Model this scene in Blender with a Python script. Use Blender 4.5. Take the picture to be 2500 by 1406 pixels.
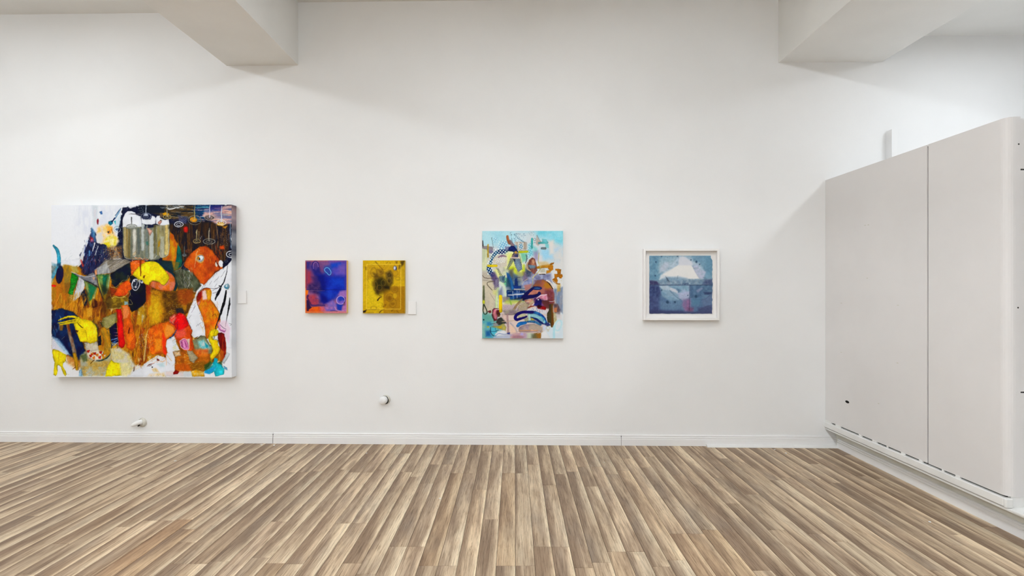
import bpy, bmesh, math, random
import numpy as np
from mathutils import Vector, Matrix

# ------------------------------------------------------------------ camera, world, exposure
for o in list(bpy.data.objects):
    bpy.data.objects.remove(o)
S = bpy.context.scene
COL = S.collection
F = 1200.0                     # focal length in pixels of the 2500x1406 frame
VX, VY = 1255.0, 705.0         # vanishing point of the floor boards in that frame
EYE = 1.5
cam_d = bpy.data.cameras.new('camera')
cam_d.sensor_width = 36.0
cam_d.lens = F * 36.0 / 2500.0
cam_d.shift_x = -(VX - 1250.0) / 2500.0
cam_d.shift_y = (VY - 703.0) / 2500.0
cam_d.clip_start = 0.05
cam = bpy.data.objects.new('camera', cam_d)
cam.location = (0, 0, EYE)
cam.rotation_euler = (math.pi / 2, 0, 0)
COL.objects.link(cam)
S.camera = cam

w = bpy.data.worlds.new('room_world')
S.world = w
w.use_nodes = True
w.node_tree.nodes['Background'].inputs[0].default_value = (1.0, 0.98, 0.95, 1)
w.node_tree.nodes['Background'].inputs[1].default_value = 0.05
S.view_settings.view_transform = 'Standard'
S.view_settings.look = 'None'
S.view_settings.gamma = 1.0
S.view_settings.use_curve_mapping = False
S.view_settings.exposure = 0.66
LAMP_LEFT, LAMP_MID, LAMP_RIGHT = 10.6, 15.6, 9.5
LAMP_TINT = (0.935, 1.0, 1.062)

rnd = random.Random(7)

# ------------------------------------------------------------------ geometry of the back wall
DW = F * EYE / 380.0           # distance of the back wall straight ahead
TA = 0.0188                    # the wall comes slightly nearer towards the right
ANG = math.atan(TA)
U = Vector((math.cos(ANG), -math.sin(ANG), 0))
NRM = Vector((-math.sin(ANG), -math.cos(ANG), 0))


def wp(px, py, t=0.0):
    """point of the plane t metres in front of the back wall, seen at a photo pixel"""
    d = Vector(((px - VX) / F, 1.0, -(py - VY) / F))
    p0 = Vector((0, DW, EYE)) + NRM * t
    k = (p0 - Vector((0, 0, EYE))).dot(NRM) / d.dot(NRM)
    return Vector((0, 0, EYE)) + d * k


def wall_y(x, t=0.0):
    return DW - x * TA - t / math.cos(ANG)


# ------------------------------------------------------------------ helpers
def srgb(c):
    out = []
    for v in c[:3]:
        v = v / 255.0
        out.append(v / 12.92 if v <= 0.04045 else ((v + 0.055) / 1.055) ** 2.4)
    return tuple(out) + (1.0,)


def tag(o, label=None, cat=None, group=None, kind=None):
    if label: o['label'] = label
    if cat: o['category'] = cat
    if group: o['group'] = group
    if kind: o['kind'] = kind
    return o


def empty(name, loc=(0, 0, 0), rz=0.0, parent=None):
    o = bpy.data.objects.new(name, None)
    o.empty_display_size = 0.1
    o.location = loc
    o.rotation_euler = (0, 0, rz)
    COL.objects.link(o)
    o.parent = parent
    return o


def link_mesh(name, me, mat, parent=None, loc=(0, 0, 0), rz=0.0):
    o = bpy.data.objects.new(name, me)
    if mat is not None and not me.materials:
        me.materials.append(mat)
    o.location = loc
    o.rotation_euler = (0, 0, rz)
    COL.objects.link(o)
    o.parent = parent
    return o


def bm_obj(name, bm, mat, parent=None, loc=(0, 0, 0), rz=0.0, smooth=False):
    me = bpy.data.meshes.new(name)
    bm.normal_update()
    bm.to_mesh(me)
    bm.free()
    if smooth:
        me.polygons.foreach_set('use_smooth', [True] * len(me.polygons))
    return link_mesh(name, me, mat, parent, loc, rz)


def bm_box(bm, x0, x1, y0, y1, z0, z1, bev=0.0, seg=2):
    r = bmesh.ops.create_cube(bm, size=1.0)
    vs = r['verts']
    bmesh.ops.scale(bm, vec=(x1 - x0, y1 - y0, z1 - z0), verts=vs)
    bmesh.ops.translate(bm, vec=((x0 + x1) / 2, (y0 + y1) / 2, (z0 + z1) / 2), verts=vs)
    if bev > 0:
        es = list({e for v in vs for e in v.link_edges})
        bmesh.ops.bevel(bm, geom=es, offset=bev, segments=seg, affect='EDGES', profile=0.5)


def box(name, x0, x1, y0, y1, z0, z1, mat, parent=None, bev=0.0, loc=(0, 0, 0), rz=0.0, seg=2):
    bm = bmesh.new()
    bm_box(bm, x0, x1, y0, y1, z0, z1, bev, seg)
    return bm_obj(name, bm, mat, parent, loc, rz)


def extrude_profile(name, prof, x0, x1, mat, parent=None, loc=(0, 0, 0), rz=0.0):
    """prof: list of (y, z) closed; extruded along local x"""
    bm = bmesh.new()
    a = [bm.verts.new((x0, y, z)) for y, z in prof]
    b = [bm.verts.new((x1, y, z)) for y, z in prof]
    n = len(prof)
    for i in range(n):
        j = (i + 1) % n
        bm.faces.new((a[i], a[j], b[j], b[i]))
    bm.faces.new(a[::-1])
    bm.faces.new(b)
    bmesh.ops.recalc_face_normals(bm, faces=bm.faces)
    return bm_obj(name, bm, mat, parent, loc, rz)


# ------------------------------------------------------------------ materials
def new_mat(name):
    m = bpy.data.materials.new(name)
    m.use_nodes = True
    nt = m.node_tree
    return m, nt, nt.nodes['Principled BSDF']


def ramp(nt, stops):
    r = nt.nodes.new('ShaderNodeValToRGB')
    e = r.color_ramp.elements
    while len(e) < len(stops):
        e.new(0.5)
    for el, (p, c) in zip(e, stops):
        el.position = p
        el.color = c
    return r


def paint_mat(name, c1, c2, rough=0.55, scale=1.6, bump=0.04, bscale=60.0, spec=0.3):
    """wall paint: two very close tones, fine roller relief"""
    m, nt, b = new_mat(name)
    tc = nt.nodes.new('ShaderNodeNewGeometry')
    n = nt.nodes.new('ShaderNodeTexNoise')
    n.inputs['Scale'].default_value = scale
    n.inputs['Detail'].default_value = 4
    nt.links.new(tc.outputs['Position'], n.inputs['Vector'])
    r = ramp(nt, [(0.35, srgb(c1)), (0.68, srgb(c2))])
    nt.links.new(n.outputs['Fac'], r.inputs['Fac'])
    nt.links.new(r.outputs['Color'], b.inputs['Base Color'])
    b.inputs['Roughness'].default_value = rough
    b.inputs['Specular IOR Level'].default_value = spec
    n2 = nt.nodes.new('ShaderNodeTexNoise')
    n2.inputs['Scale'].default_value = bscale
    n2.inputs['Detail'].default_value = 3
    nt.links.new(tc.outputs['Position'], n2.inputs['Vector'])
    bp = nt.nodes.new('ShaderNodeBump')
    bp.inputs['Strength'].default_value = bump
    bp.inputs['Distance'].default_value = 0.01
    nt.links.new(n2.outputs['Fac'], bp.inputs['Height'])
    nt.links.new(bp.outputs['Normal'], b.inputs['Normal'])
    return m


M_WALL = paint_mat('white_wall_paint', (239, 239, 238), (242, 242, 241))
M_CEIL = paint_mat('white_ceiling_paint', (231, 230, 226), (237, 236, 232), bump=0.06)
M_PANEL = paint_mat('grey_white_panel_paint', (226, 223, 221), (232, 229, 227), rough=0.5, bump=0.02)
M_TRIM = paint_mat('white_gloss_trim_paint', (238, 237, 236), (243, 242, 241), rough=0.35, bump=0.02, spec=0.45)
M_OLDTRIM = paint_mat('worn_white_trim_paint', (233, 232, 229), (240, 239, 236), rough=0.45, scale=7, bump=0.08)
M_DARK = paint_mat('dark_gap', (60, 59, 58), (74, 73, 71), rough=0.9, bump=0.0)
M_BLACK = paint_mat('black_hole', (12, 11, 11), (20, 18, 18), rough=0.9, bump=0.0)
M_CARD = paint_mat('white_card', (240, 239, 238), (244, 243, 242), rough=0.6, bump=0.0)
M_FRAME = paint_mat('white_frame_lacquer', (240, 238, 235), (244, 242, 240), rough=0.4, bump=0.0, scale=4)
M_MAT = paint_mat('off_white_mount_board', (238, 235, 231), (242, 239, 236), rough=0.8, bump=0.0)
M_SHADE_STAIN = paint_mat('shaded_and_stained_paint', (208, 205, 193), (222, 219, 209), rough=0.6, scale=6, bump=0.1)  # darker tone carries the recess shade under the rail, besides stains
M_HOUSE = paint_mat('lamp_housing_enamel', (235, 235, 232), (238, 238, 236), rough=0.4, bump=0.0)


def wood_mat(name, island=False):
    m, nt, b = new_mat(name)
    N, L = nt.nodes, nt.links
    if island:
        geo = N.new('ShaderNodeNewGeometry')
        co = geo.outputs['Position']
        rn = geo.outputs['Random Per Island']
    else:
        tc = N.new('ShaderNodeTexCoord')
        oi = N.new('ShaderNodeObjectInfo')
        co = tc.outputs['Object']
        rn = oi.outputs['Random']
    mul = N.new('ShaderNodeVectorMath'); mul.operation = 'MULTIPLY_ADD'
    comb = N.new('ShaderNodeCombineXYZ')
    for i in range(3):
        L.new(rn, comb.inputs[i])
    sc = N.new('ShaderNodeVectorMath'); sc.operation = 'MULTIPLY'
    L.new(comb.outputs[0], sc.inputs[0]); sc.inputs[1].default_value = (37.0, 91.0, 53.0)
    ad = N.new('ShaderNodeVectorMath'); ad.operation = 'ADD'
    L.new(co, ad.inputs[0]); L.new(sc.outputs[0], ad.inputs[1])

    def noise(sx, sy, detail=3.0, rough=0.5, dist=0.0, off=0.0):
        mp = N.new('ShaderNodeVectorMath'); mp.operation = 'MULTIPLY'
        mp.inputs[1].default_value = (sx, sy, 1.0)
        L.new(ad.outputs[0], mp.inputs[0])
        n = N.new('ShaderNodeTexNoise')
        n.inputs['Scale'].default_value = 1.0
        n.inputs['Detail'].default_value = detail
        n.inputs['Roughness'].default_value = rough
        n.inputs['Distortion'].default_value = dist
        L.new(mp.outputs[0], n.inputs['Vector'])
        return n.outputs['Fac']

    def mth(op, a, b_=None, clamp=False):
        x = N.new('ShaderNodeMath'); x.operation = op; x.use_clamp = clamp
        for i, v in enumerate((a, b_)):
            if v is None: continue
            if isinstance(v, (int, float)): x.inputs[i].default_value = v
            else: L.new(v, x.inputs[i])
        return x.outputs[0]

    def mix(fac, a, b_, kind='MIX'):
        x = N.new('ShaderNodeMix'); x.data_type = 'RGBA'; x.blend_type = kind
        if isinstance(fac, (int, float)): x.inputs[0].default_value = fac
        else: L.new(fac, x.inputs[0])
        for s, v in ((6, a), (7, b_)):
            if isinstance(v, tuple): x.inputs[s].default_value = v
            else: L.new(v, x.inputs[s])
        return x.outputs[2]

    big = noise(13.0, 1.1, 3.0, 0.55, 0.25)           # long soft bands along the board
    band = ramp(nt, [(0.28, srgb((146, 123, 101))), (0.45, srgb((175, 152, 127))),
                     (0.60, srgb((202, 179, 150))), (0.80, srgb((230, 211, 181)))])
    # each board leans from a darker left edge to a paler right edge, as printed
    sep = N.new('ShaderNodeSeparateXYZ'); L.new(co, sep.inputs[0])
    if island:
        lean = 0.0
        f1 = big
    else:
        lx = mth('MULTIPLY', sep.outputs['X'], 2.6)
        l2 = noise(2.0, 0.9, 0.0, 0.5)
        lean = mth('MULTIPLY', lx, mth('ADD', mth('MULTIPLY', l2, 1.8), 0.15))
        hx = mth('MULTIPLY', sep.outputs['X'], 1.0 / 0.0525)

        def sstep(lo_, hi_):
            mr = N.new('ShaderNodeMapRange'); mr.interpolation_type = 'SMOOTHSTEP'
            mr.inputs['From Min'].default_value = lo_; mr.inputs['From Max'].default_value = hi_
            L.new(hx, mr.inputs['Value'])
            return mr.outputs[0]
        e1 = mth('MULTIPLY', sstep(0.35, 0.95), mth('ADD', mth('MULTIPLY', noise(1.0, 1.3, 1.0), 0.62), -0.20))
        e2 = mth('MULTIPLY', sstep(-0.45, -1.0), mth('ADD', mth('MULTIPLY', noise(1.5, 1.1, 1.0), -0.34), 0.05))
        bigc = mth('ADD', mth('MULTIPLY', mth('SUBTRACT', big, 0.5), 1.35), 0.5)
        f1 = mth('ADD', mth('ADD', bigc, lean), mth('ADD', e1, e2))
    tone = mth('MULTIPLY', mth('SUBTRACT', rn, 0.5), 0.24)
    L.new(mth('ADD', f1, tone), band.inputs['Fac'])
    colr = band.outputs['Color']
    # cloudy grey patches
    cl = ramp(nt, [(0.5, (0, 0, 0, 1)), (0.75, (1, 1, 1, 1))])
    L.new(noise(9.0, 2.2, 3.0), cl.inputs['Fac'])
    colr = mix(mth('MULTIPLY', cl.outputs['Color'], 0.45), colr, srgb((150, 137, 124)))
    # fine grain
    g = noise(210.0, 7.0, 4.0, 0.65)
    gr = ramp(nt, [(0.30, (0.40, 0.35, 0.30, 1)), (0.48, (0.95, 0.94, 0.93, 1)), (0.72, (1.2, 1.19, 1.17, 1))])
    L.new(g, gr.inputs['Fac'])
    colr = mix(0.85, colr, gr.outputs['Color'], 'MULTIPLY')
    g2 = noise(80.0, 3.5, 4.0, 0.65, 0.3)
    gr2 = ramp(nt, [(0.34, (0.66, 0.60, 0.55, 1)), (0.48, (0.95, 0.94, 0.93, 1)), (0.7, (1.08, 1.07, 1.06, 1))])
    L.new(g2, gr2.inputs['Fac'])
    colr = mix(0.6, colr, gr2.outputs['Color'], 'MULTIPLY')
    # dark mottled patches, rough-sawn look
    mo = noise(26.0, 9.0, 5.0, 0.7, 0.4)
    mor = ramp(nt, [(0.54, (1, 1, 1, 1)), (0.72, (0.70, 0.63, 0.57, 1))])
    L.new(mo, mor.inputs['Fac'])
    colr = mix(0.6, colr, mor.outputs['Color'], 'MULTIPLY')
    # saw chatter and dark pores
    p = noise(150.0, 36.0, 3.0, 0.7)
    pr = ramp(nt, [(0.62, (1, 1, 1, 1)), (0.76, (0.50, 0.42, 0.36, 1))])
    L.new(p, pr.inputs['Fac'])
    colr = mix(0.6, colr, pr.outputs['Color'], 'MULTIPLY')
    # cracks
    c = noise(60.0, 2.6, 2.0, 0.5, 0.6)
    cr = ramp(nt, [(0.475, (1, 1, 1, 1)), (0.5, (0.45, 0.38, 0.32, 1)), (0.525, (1, 1, 1, 1))])
    L.new(c, cr.inputs['Fac'])
    cm = ramp(nt, [(0.52, (0, 0, 0, 1)), (0.66, (1, 1, 1, 1))])
    L.new(noise(14.0, 3.0, 2.0), cm.inputs['Fac'])
    colr = mix(mth('MULTIPLY', cm.outputs['Color'], 0.75), colr, mix(1.0, colr, cr.outputs['Color'], 'MULTIPLY'))
    if not island:
        colr = mix(1.0, colr, oi.outputs['Color'], 'MULTIPLY')
    L.new(colr, b.inputs['Base Color'])
    b.inputs['Roughness'].default_value = 0.5
    b.inputs['Specular IOR Level'].default_value = 0.25
    bp = N.new('ShaderNodeBump'); bp.inputs['Strength'].default_value = 0.12
    bp.inputs['Distance'].default_value = 0.002
    L.new(g, bp.inputs['Height']); L.new(bp.outputs['Normal'], b.inputs['Normal'])
    return m


M_WOOD = wood_mat('grey_brown_laminate')
M_WOOD_FIELD = wood_mat('grey_brown_laminate_field', True)
M_SUB = paint_mat('dark_joint', (70, 58, 46), (84, 70, 56), rough=0.9, bump=0.0)

# ------------------------------------------------------------------ room shell
XL, XR, YB = -6.3, 6.5, -7.0
# back wall as a slab, turned with the wall
hw = 7.2
wall_back = box('wall_back', -hw, hw, 0.0, 0.2, 0.0, 4.6, M_WALL, loc=(0, DW, 0), rz=-ANG)
tag(wall_back, 'long white painted gallery wall behind the hung paintings', 'wall', kind='structure')
o = box('wall_left', XL - 0.2, XL, YB - 0.2, wall_y(XL), 0.0, 4.6, M_WALL)
tag(o, 'plain white side wall beyond the left edge', 'wall', kind='structure')
o = box('wall_front', XL - 0.2, XR + 0.2, YB - 0.2, YB, 0.0, 4.6, M_WALL)
tag(o, 'plain white wall behind the camera', 'wall', kind='structure')
o = box('wall_side', XR, XR + 0.2, YB, wall_y(XR), 0.0, 4.6, M_WALL)
tag(o, 'plain white side wall beyond the boxed partition', 'wall', kind='structure')

# ceiling: three bays at different heights between two boxed beams
def ceil_part(name, x0, x1, z0, z1, label, cat, bev=0.0):
    bm = bmesh.new()
    bm_box(bm, x0, x1, YB, DW + 0.16, z0, z1, bev, 2)
    ob = bm_obj(name, bm, M_CEIL)
    # wall end follows the turned wall
    for v in ob.data.vertices:
        if v.co.y > DW:
            v.co.y = wall_y(v.co.x) + 0.03
    tag(ob, label, cat, kind='structure')
    return ob


BLX0, BLX1 = wp(553, 163).x, wp(728, 157).x
BRX0, BRX1 = wp(1900, 152).x, wp(2155, 152).x
ZB_L, ZB_R = wp(640, 160).z, wp(2020, 152).z
ZC_L, ZC_M, ZC_R = wp(250, 33).z, wp(1000, 3).z, wp(2350, 87).z
ceil_part('ceiling', XL, BLX0 + 0.02, ZC_L, 4.75, 'white ceiling bay left of the left beam', 'ceiling')
ceil_part('ceiling', BLX1 - 0.02, BRX0 + 0.02, ZC_M, 4.75, 'white high ceiling bay between the two beams', 'ceiling')
ceil_part('ceiling', BRX1 - 0.02, XR, ZC_R, 4.75, 'white lower ceiling bay right of the right beam', 'ceiling')
ceil_part('ceiling_beam', BLX0, BLX1, ZB_L, 4.7, 'boxed white ceiling beam above the large canvas', 'beam', 0.004)
ceil_part('ceiling_beam', BRX0, BRX1, ZB_R, 4.7, 'boxed white ceiling beam near the partition', 'beam', 0.004)

# ------------------------------------------------------------------ ceiling lamps (tubes with housings)
def tube_mat(strength):
    m = bpy.data.materials.new('tube_glow')
    m.use_nodes = True
    nt = m.node_tree
    nt.nodes.remove(nt.nodes['Principled BSDF'])
    e = nt.nodes.new('ShaderNodeEmission')
    e.inputs[0].default_value = LAMP_TINT + (1,)
    e.inputs[1].default_value = strength
    nt.links.new(e.outputs[0], nt.nodes['Material Output'].inputs[0])
    return m


ORD = ('nearest the picture wall', 'second from the picture wall', 'third from the picture wall', 'added for fill, fourth from the picture wall', 'added for fill, farthest from the picture wall')


def strip_lamp(x, y0, y1, zc, mat, label, group, rim):
    t = empty('strip_light', (x, (y0 + y1) / 2, zc - 0.002))
    tag(t, label, 'ceiling light', group)
    h = (y1 - y0) / 2
    box('housing', -0.19, 0.19, -h - 0.01, h + 0.01, -0.025, 0.0, M_HOUSE, t, 0.004)
    box('diffuser', -0.17, 0.17, -h + 0.01, h - 0.01, -0.075, -0.026, mat, t, 0.006)
    if rim > 0:      # opaque rim around the upper part of the diffuser
        for sg in (-1, 1):
            box('side_rim', sg * 0.183 - 0.004, sg * 0.183 + 0.004, -h - 0.008, h + 0.008, -0.026 - rim, -0.024, M_HOUSE, t)
            box('end_rim', -0.179, 0.179, sg * (h + 0.004) - 0.004, sg * (h + 0.004) + 0.004, -0.026 - rim, -0.024, M_HOUSE, t)


XLL, XLM, XLR = wp(160, 40).x, wp(1312, 5).x, wp(2342, 113).x
for (x, zc, y_end, stren, bay, tr) in ((XLL, ZC_L, 3.7, LAMP_LEFT, 'left', 0.0), (XLM, ZC_M, 2.8, LAMP_MID, 'middle', 0.0), (XLR, ZC_R, 3.8, LAMP_RIGHT, 'right', 0.04)):
    mt = tube_mat(stren)
    for k in range(1 if bay == 'right' else 5):  # rearmost lamps of the long rows are added, unseen, for an even fill
        y1 = y_end - k * 2.1
        strip_lamp(x, y1 - 1.9, y1, zc, mt, 'white strip light in the %s ceiling bay, %s' % (bay, ORD[k]), 'strip lights in the %s bay' % bay, tr)

# ------------------------------------------------------------------ floor boards
floor = box('floor', XL, 3.4, YB, DW + 0.15, -0.06, -0.009, M_SUB)
tag(floor, 'grey brown laminate floor of narrow boards running to the wall', 'floor', kind='structure')
BW, BL, X0 = 0.105, 1.337, 0.008
GAP = 0.0008
JOINT = {-3: 3.673, -5: 4.0, -4: 4.0, -2: 4.538, -7: 2.862, -6: 2.862, -9: 2.688, -11: 3.145, -10: 3.145, -14: 4.08,
         -13: 2.688, -12: 4.018, -18: 4.02, -17: 4.02, -21: 3.197, -15: 3.169, -23: 4.52, -22: 4.52, -1: 4.0, 0: 4.0,
         2: 3.757, 1: 2.86, 3: 2.643, 5: 2.806, 7: 3.977, 6: 2.806, 10: 3.01, 11: 3.06, 12: 3.956, 13: 3.766, 9: 3.01,
         15: 3.905, 18: 4.255, 19: 3.854, 25: 4.337, 21: 3.956, 17: 3.01, 24: 2.875, 27: 3.88, -34: 4.306, -37: 3.888,
         -36: 3.888, -28: 4.045, -26: 4.23, -24: 3.098, -19: 2.91, -16: 2.707}
EXTRA = {-3: [4.538], -7: [3.79], -11: [4.08], 10: [4.128], 5: [3.734], 2: [2.857], -21: [4.036], 15: [3.059], -13: [4.018], 7: [2.655]}
# (column, joint below which): tone
TONE = {(-3, 0): (1.16, 1.15, 1.12), (1, 0): (1.08, 1.08, 1.07), (5, 0): (1.08, 1.06, 1.03), (11, 0): (1.1, 1.06, 0.98),
        (-21, 0): (0.96, 0.85, 0.76), (2, 1): (0.88, 0.86, 0.84), (8, 1): (1.12, 1.1, 1.06), (-15, 0): (0.97, 0.95, 0.96),
        (-13, 0): (0.82, 0.76, 0.7), (-5, 0): (0.82, 0.76, 0.7), (-1, 0): (0.86, 0.8, 0.74), (10, 0): (0.93, 0.86, 0.79),
        (-20, 0): (0.97, 0.9, 0.83), (9, 0): (0.9, 0.83, 0.77)}
mesh_cache = {}


def plank_mesh(x_w, length):
    key = (round(x_w, 4), round(length, 4))
    if key in mesh_cache:
        return mesh_cache[key]
    a, b, c, t = x_w / 2 - GAP, length / 2 - GAP, 0.0012, 0.009
    vs = []
    for z, i in ((-t, 0.0), (-0.001, 0.0), (0.0, c)):
        vs += [(-a + i, -b + i, z), (a - i, -b + i, z), (a - i, b - i, z), (-a + i, b - i, z)]
    fs = [(8, 9, 10, 11)]
    for k in (0, 4):
        for i in range(4):
            j = (i + 1) % 4
            fs.append((k + i, k + j, k + 4 + j, k + 4 + i))
    me = bpy.data.meshes.new('plank')
    me.from_pydata(vs, [], fs)
    me.materials.append(M_WOOD)
    mesh_cache[key] = me
    return me


field_v, field_f = [], []


def field_plank(xa, xb, ya, yb):
    k = len(field_v)
    field_v.extend([(xa + GAP, ya + GAP, 0), (xb - GAP, ya + GAP, 0), (xb - GAP, yb - GAP, 0), (xa + GAP, yb - GAP, 0)])
    field_f.append((k, k + 1, k + 2, k + 3))


n_pl = 0
for n in range(-60, 29):
    xa, xb = X0 + n * BW, X0 + (n + 1) * BW
    xb = min(xb, 3.10)
    if xa < XL: continue
    yend = wall_y((xa + xb) / 2) - 0.004
    j0 = JOINT.get(n, 2.6 + rnd.random() * BL)
    js = {round(j0 + k * BL, 3) for k in range(-6, 4)}
    for e in EXTRA.get(n, []):
        js = {j for j in js if abs(j - e) > 0.35}
        js.add(e)
    js = sorted(j for j in js if YB + 0.05 < j < yend - 0.03)
    cuts = [YB] + js + [yend]
    for k in range(len(cuts) - 1):
        ya, yb = cuts[k], cuts[k + 1]
        if yb < 2.0 or xb < -5.2:
            field_plank(xa, xb, ya, yb)
            continue
        p = bpy.data.objects.new('plank', plank_mesh(xb - xa, yb - ya))
        p.location = ((xa + xb) / 2, (ya + yb) / 2, 0)
        COL.objects.link(p)
        p.parent = floor
        if abs(yb - j0) < 0.01: tk = (n, 0)
        elif abs(ya - j0) < 0.01: tk = (n, 1)
        else: tk = (n, 2)
        v = 0.90 + 0.2 * rnd.random()
        wv = 0.03 * (rnd.random() - 0.5)
        tone = TONE.get(tk, (v + wv, v, v - wv))
        p.color = tone + (1.0,)
        n_pl += 1
me = bpy.data.meshes.new('plank_field')
me.from_pydata(field_v, [], field_f)
pf = link_mesh('plank_field', me, M_WOOD_FIELD, floor)
tag(pf, kind='stuff')

# ------------------------------------------------------------------ baseboards
def base_prof(h, t=0.015):
    """moulded skirting profile, y=0 at the wall, negative towards the room"""
    return [(0, 0), (-t, 0), (-t, 0.60 * h), (-t + 0.0035, 0.63 * h), (-t + 0.0035, 0.665 * h), (-t + 0.001, 0.69 * h),
            (-t + 0.002, 0.80 * h), (-t + 0.007, 0.825 * h), (-t + 0.007, 0.87 * h), (-t + 0.0035, 0.90 * h),
            (-t + 0.0035, 0.955 * h), (-t + 0.0075, 0.99 * h), (0, h)]


bb = empty('baseboard_back', (0, DW, 0), -ANG)
tag(bb, 'white moulded skirting board along the foot of the long wall', 'baseboard', kind='structure')


def wall_u(px, py=1085):
    return (wp(px, py) - Vector((0, DW, 0))).dot(U)


u1, u2, u3 = wall_u(668), wall_u(1516), wall_u(2042)
extrude_profile('board', base_prof(0.100), -6.4, u1 - 0.003, M_TRIM, bb)
extrude_profile('board', base_prof(0.102, 0.017), u1 + 0.003, u2 - 0.002, M_TRIM, bb)
extrude_profile('board', base_prof(0.101, 0.016), u2 + 0.002, u3, M_TRIM, bb)
for uj in (u1, u2):
    box('joint_gap', uj - 0.0035, uj + 0.0035, -0.011, 0.0, 0.0, 0.094, M_DARK, bb)
# levelling strip in front of the last board
ua = wall_u(1722, 1090)
ts = extrude_profile('trim_1', [(-0.016, 0.0), (-0.058, 0.0), (-0.058, 0.004), (-0.05, 0.014), (-0.028, 0.02), (-0.016, 0.021)],
                     ua, u3 + 0.02, M_OLDTRIM, None, (0, DW, 0), -ANG)
tag(ts, 'thin white filler strip on the floor at the right end of the skirting', 'trim', kind='structure')

# ------------------------------------------------------------------ right partition (boxed, panelled, on a low plinth)
XP = wp(2015, 440).x           # face of the panels
YW = wall_y(XP)
YF = XP * F / (2461.0 - VX)    # front corner of the box
ZT = wp(2015, 440).z           # top of the box
ZR0, ZR1 = 0.178, 0.238        # rail under the panels
wr = empty('wall_right', (XP, (YW + YF) / 2, 0))
tag(wr, 'low boxed partition of grey white panels with dark open joints', 'wall', kind='structure')


def rel(o):
    o.parent = wr
    o.matrix_parent_inverse = Matrix.Translation(wr.location).inverted()
    return o


rel(box('core', XP + 0.022, XR - 0.02, YF + 0.03, YW - 0.01, ZR0 + 0.005, ZT - 0.012, M_DARK))
YG = XP * F / (2265.0 - VX)
rel(box('panel', XP, XP + 0.02, YG + 0.0065, YW + 0.004, ZR1 + 0.012, ZT, M_PANEL, None, 0.0015))
# second panel wraps the rounded corner
bm = bmesh.new()
pts = [(XP, YG - 0.0065), (XP, YF + 0.045)]
for k in range(7):
    a = math.pi + k * (math.pi / 2) / 6
    pts.append((XP + 0.045 + 0.045 * math.cos(a), YF + 0.045 + 0.045 * math.sin(a)))
pts.append((XP + 0.075, YF))
inner = [(XP + 0.075, YF + 0.02), (XP + 0.05, YF + 0.02), (XP + 0.025, YF + 0.03), (XP + 0.02, YF + 0.05), (XP + 0.02, YG - 0.0065)]
loop = pts + inner
lo = [bm.verts.new((x, y, ZR1 + 0.012)) for x, y in loop]
hi = [bm.verts.new((x, y, ZT)) for x, y in loop]
nl = len(loop)
for i in range(nl):
    j = (i + 1) % nl
    bm.faces.new((lo[i], lo[j], hi[j], hi[i]))
bm.faces.new(hi)
bm.faces.new(lo[::-1])
bmesh.ops.recalc_face_normals(bm, faces=bm.faces)
pc = rel(bm_obj('corner_panel', bm, M_PANEL))
# front panels right of the corner, dark joints between them
def zf(py):
    return EYE - (py - VY) / F * (YF + 0.002)
zs = [zf(1214), zf(960), zf(956.5), zf(415), zf(411.5), zf(292)]
for a, b_ in ((0, 1), (2, 3), (4, 5)):
    rel(box('front_panel', XP + 0.077, XR - 0.02, YF + 0.004, YF + 0.024, zs[a], zs[b_], M_PANEL, None, 0.002))
rel(box('kick_board', XP + 0.03, XR - 0.02, YF + 0.012, YF + 0.03, ZR0, zs[0], M_OLDTRIM))
rel(box('top_board', XP + 0.002, XR - 0.02, YF + 0.03, YW, ZT - 0.012, ZT - 0.001, M_PANEL))
# cable hole, screw holes and nail dents in the panels
def panel_dot(name, px, py, ry, rz, mat, depth=0.004, proud=0.0006):
    y = XP * F / (px - VX)
    z = EYE - (py - VY) / F * y
    bm = bmesh.new()
    bmesh.ops.create_cone(bm, cap_ends=True, segments=14, radius1=1, radius2=1, depth=depth,
                          matrix=Matrix.Rotation(math.pi / 2, 4, 'Y'))
    bmesh.ops.scale(bm, vec=(1, ry, rz), verts=bm.verts)
    return rel(bm_obj(name, bm, mat, None, (XP - proud + depth / 2, y, z)))


panel_dot('cable_hole', 2068.5, 981, 0.026, 0.012, M_BLACK)
for px, py in ((2112, 550), (2120, 549), (2117, 679), (2054, 740), (2192, 745), (2054, 860), (2191, 886), (2145, 985)):
    panel_dot('nail_dent', px, py, 0.011, 0.0035, M_SHADE_STAIN, 0.003, 0.0004)
for px, py in ((2469, 352), (2467, 751)):
    z = zf(py)
    x = XP + 0.060 + (px - 2467) * 0.002
    bm = bmesh.new()
    bmesh.ops.create_cone(bm, cap_ends=True, segments=12, radius1=0.005, radius2=0.005, depth=0.004,
                          matrix=Matrix.Rotation(math.pi / 2, 4, 'X'))
    rel(bm_obj('screw_hole', bm, M_DARK, None, (x, YF + 0.0012, z)))
# rail under the panels: rounded bar with an end cap and paint bridging parts of the joint
rail = empty('trim_2', (XP, (YW + YF) / 2, ZR0))
tag(rail, 'white painted square rail under the partition panels', 'trim', kind='structure')


def rrel(o):
    o.parent = rail
    o.matrix_parent_inverse = Matrix.Translation(rail.location).inverted()
    return o


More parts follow.
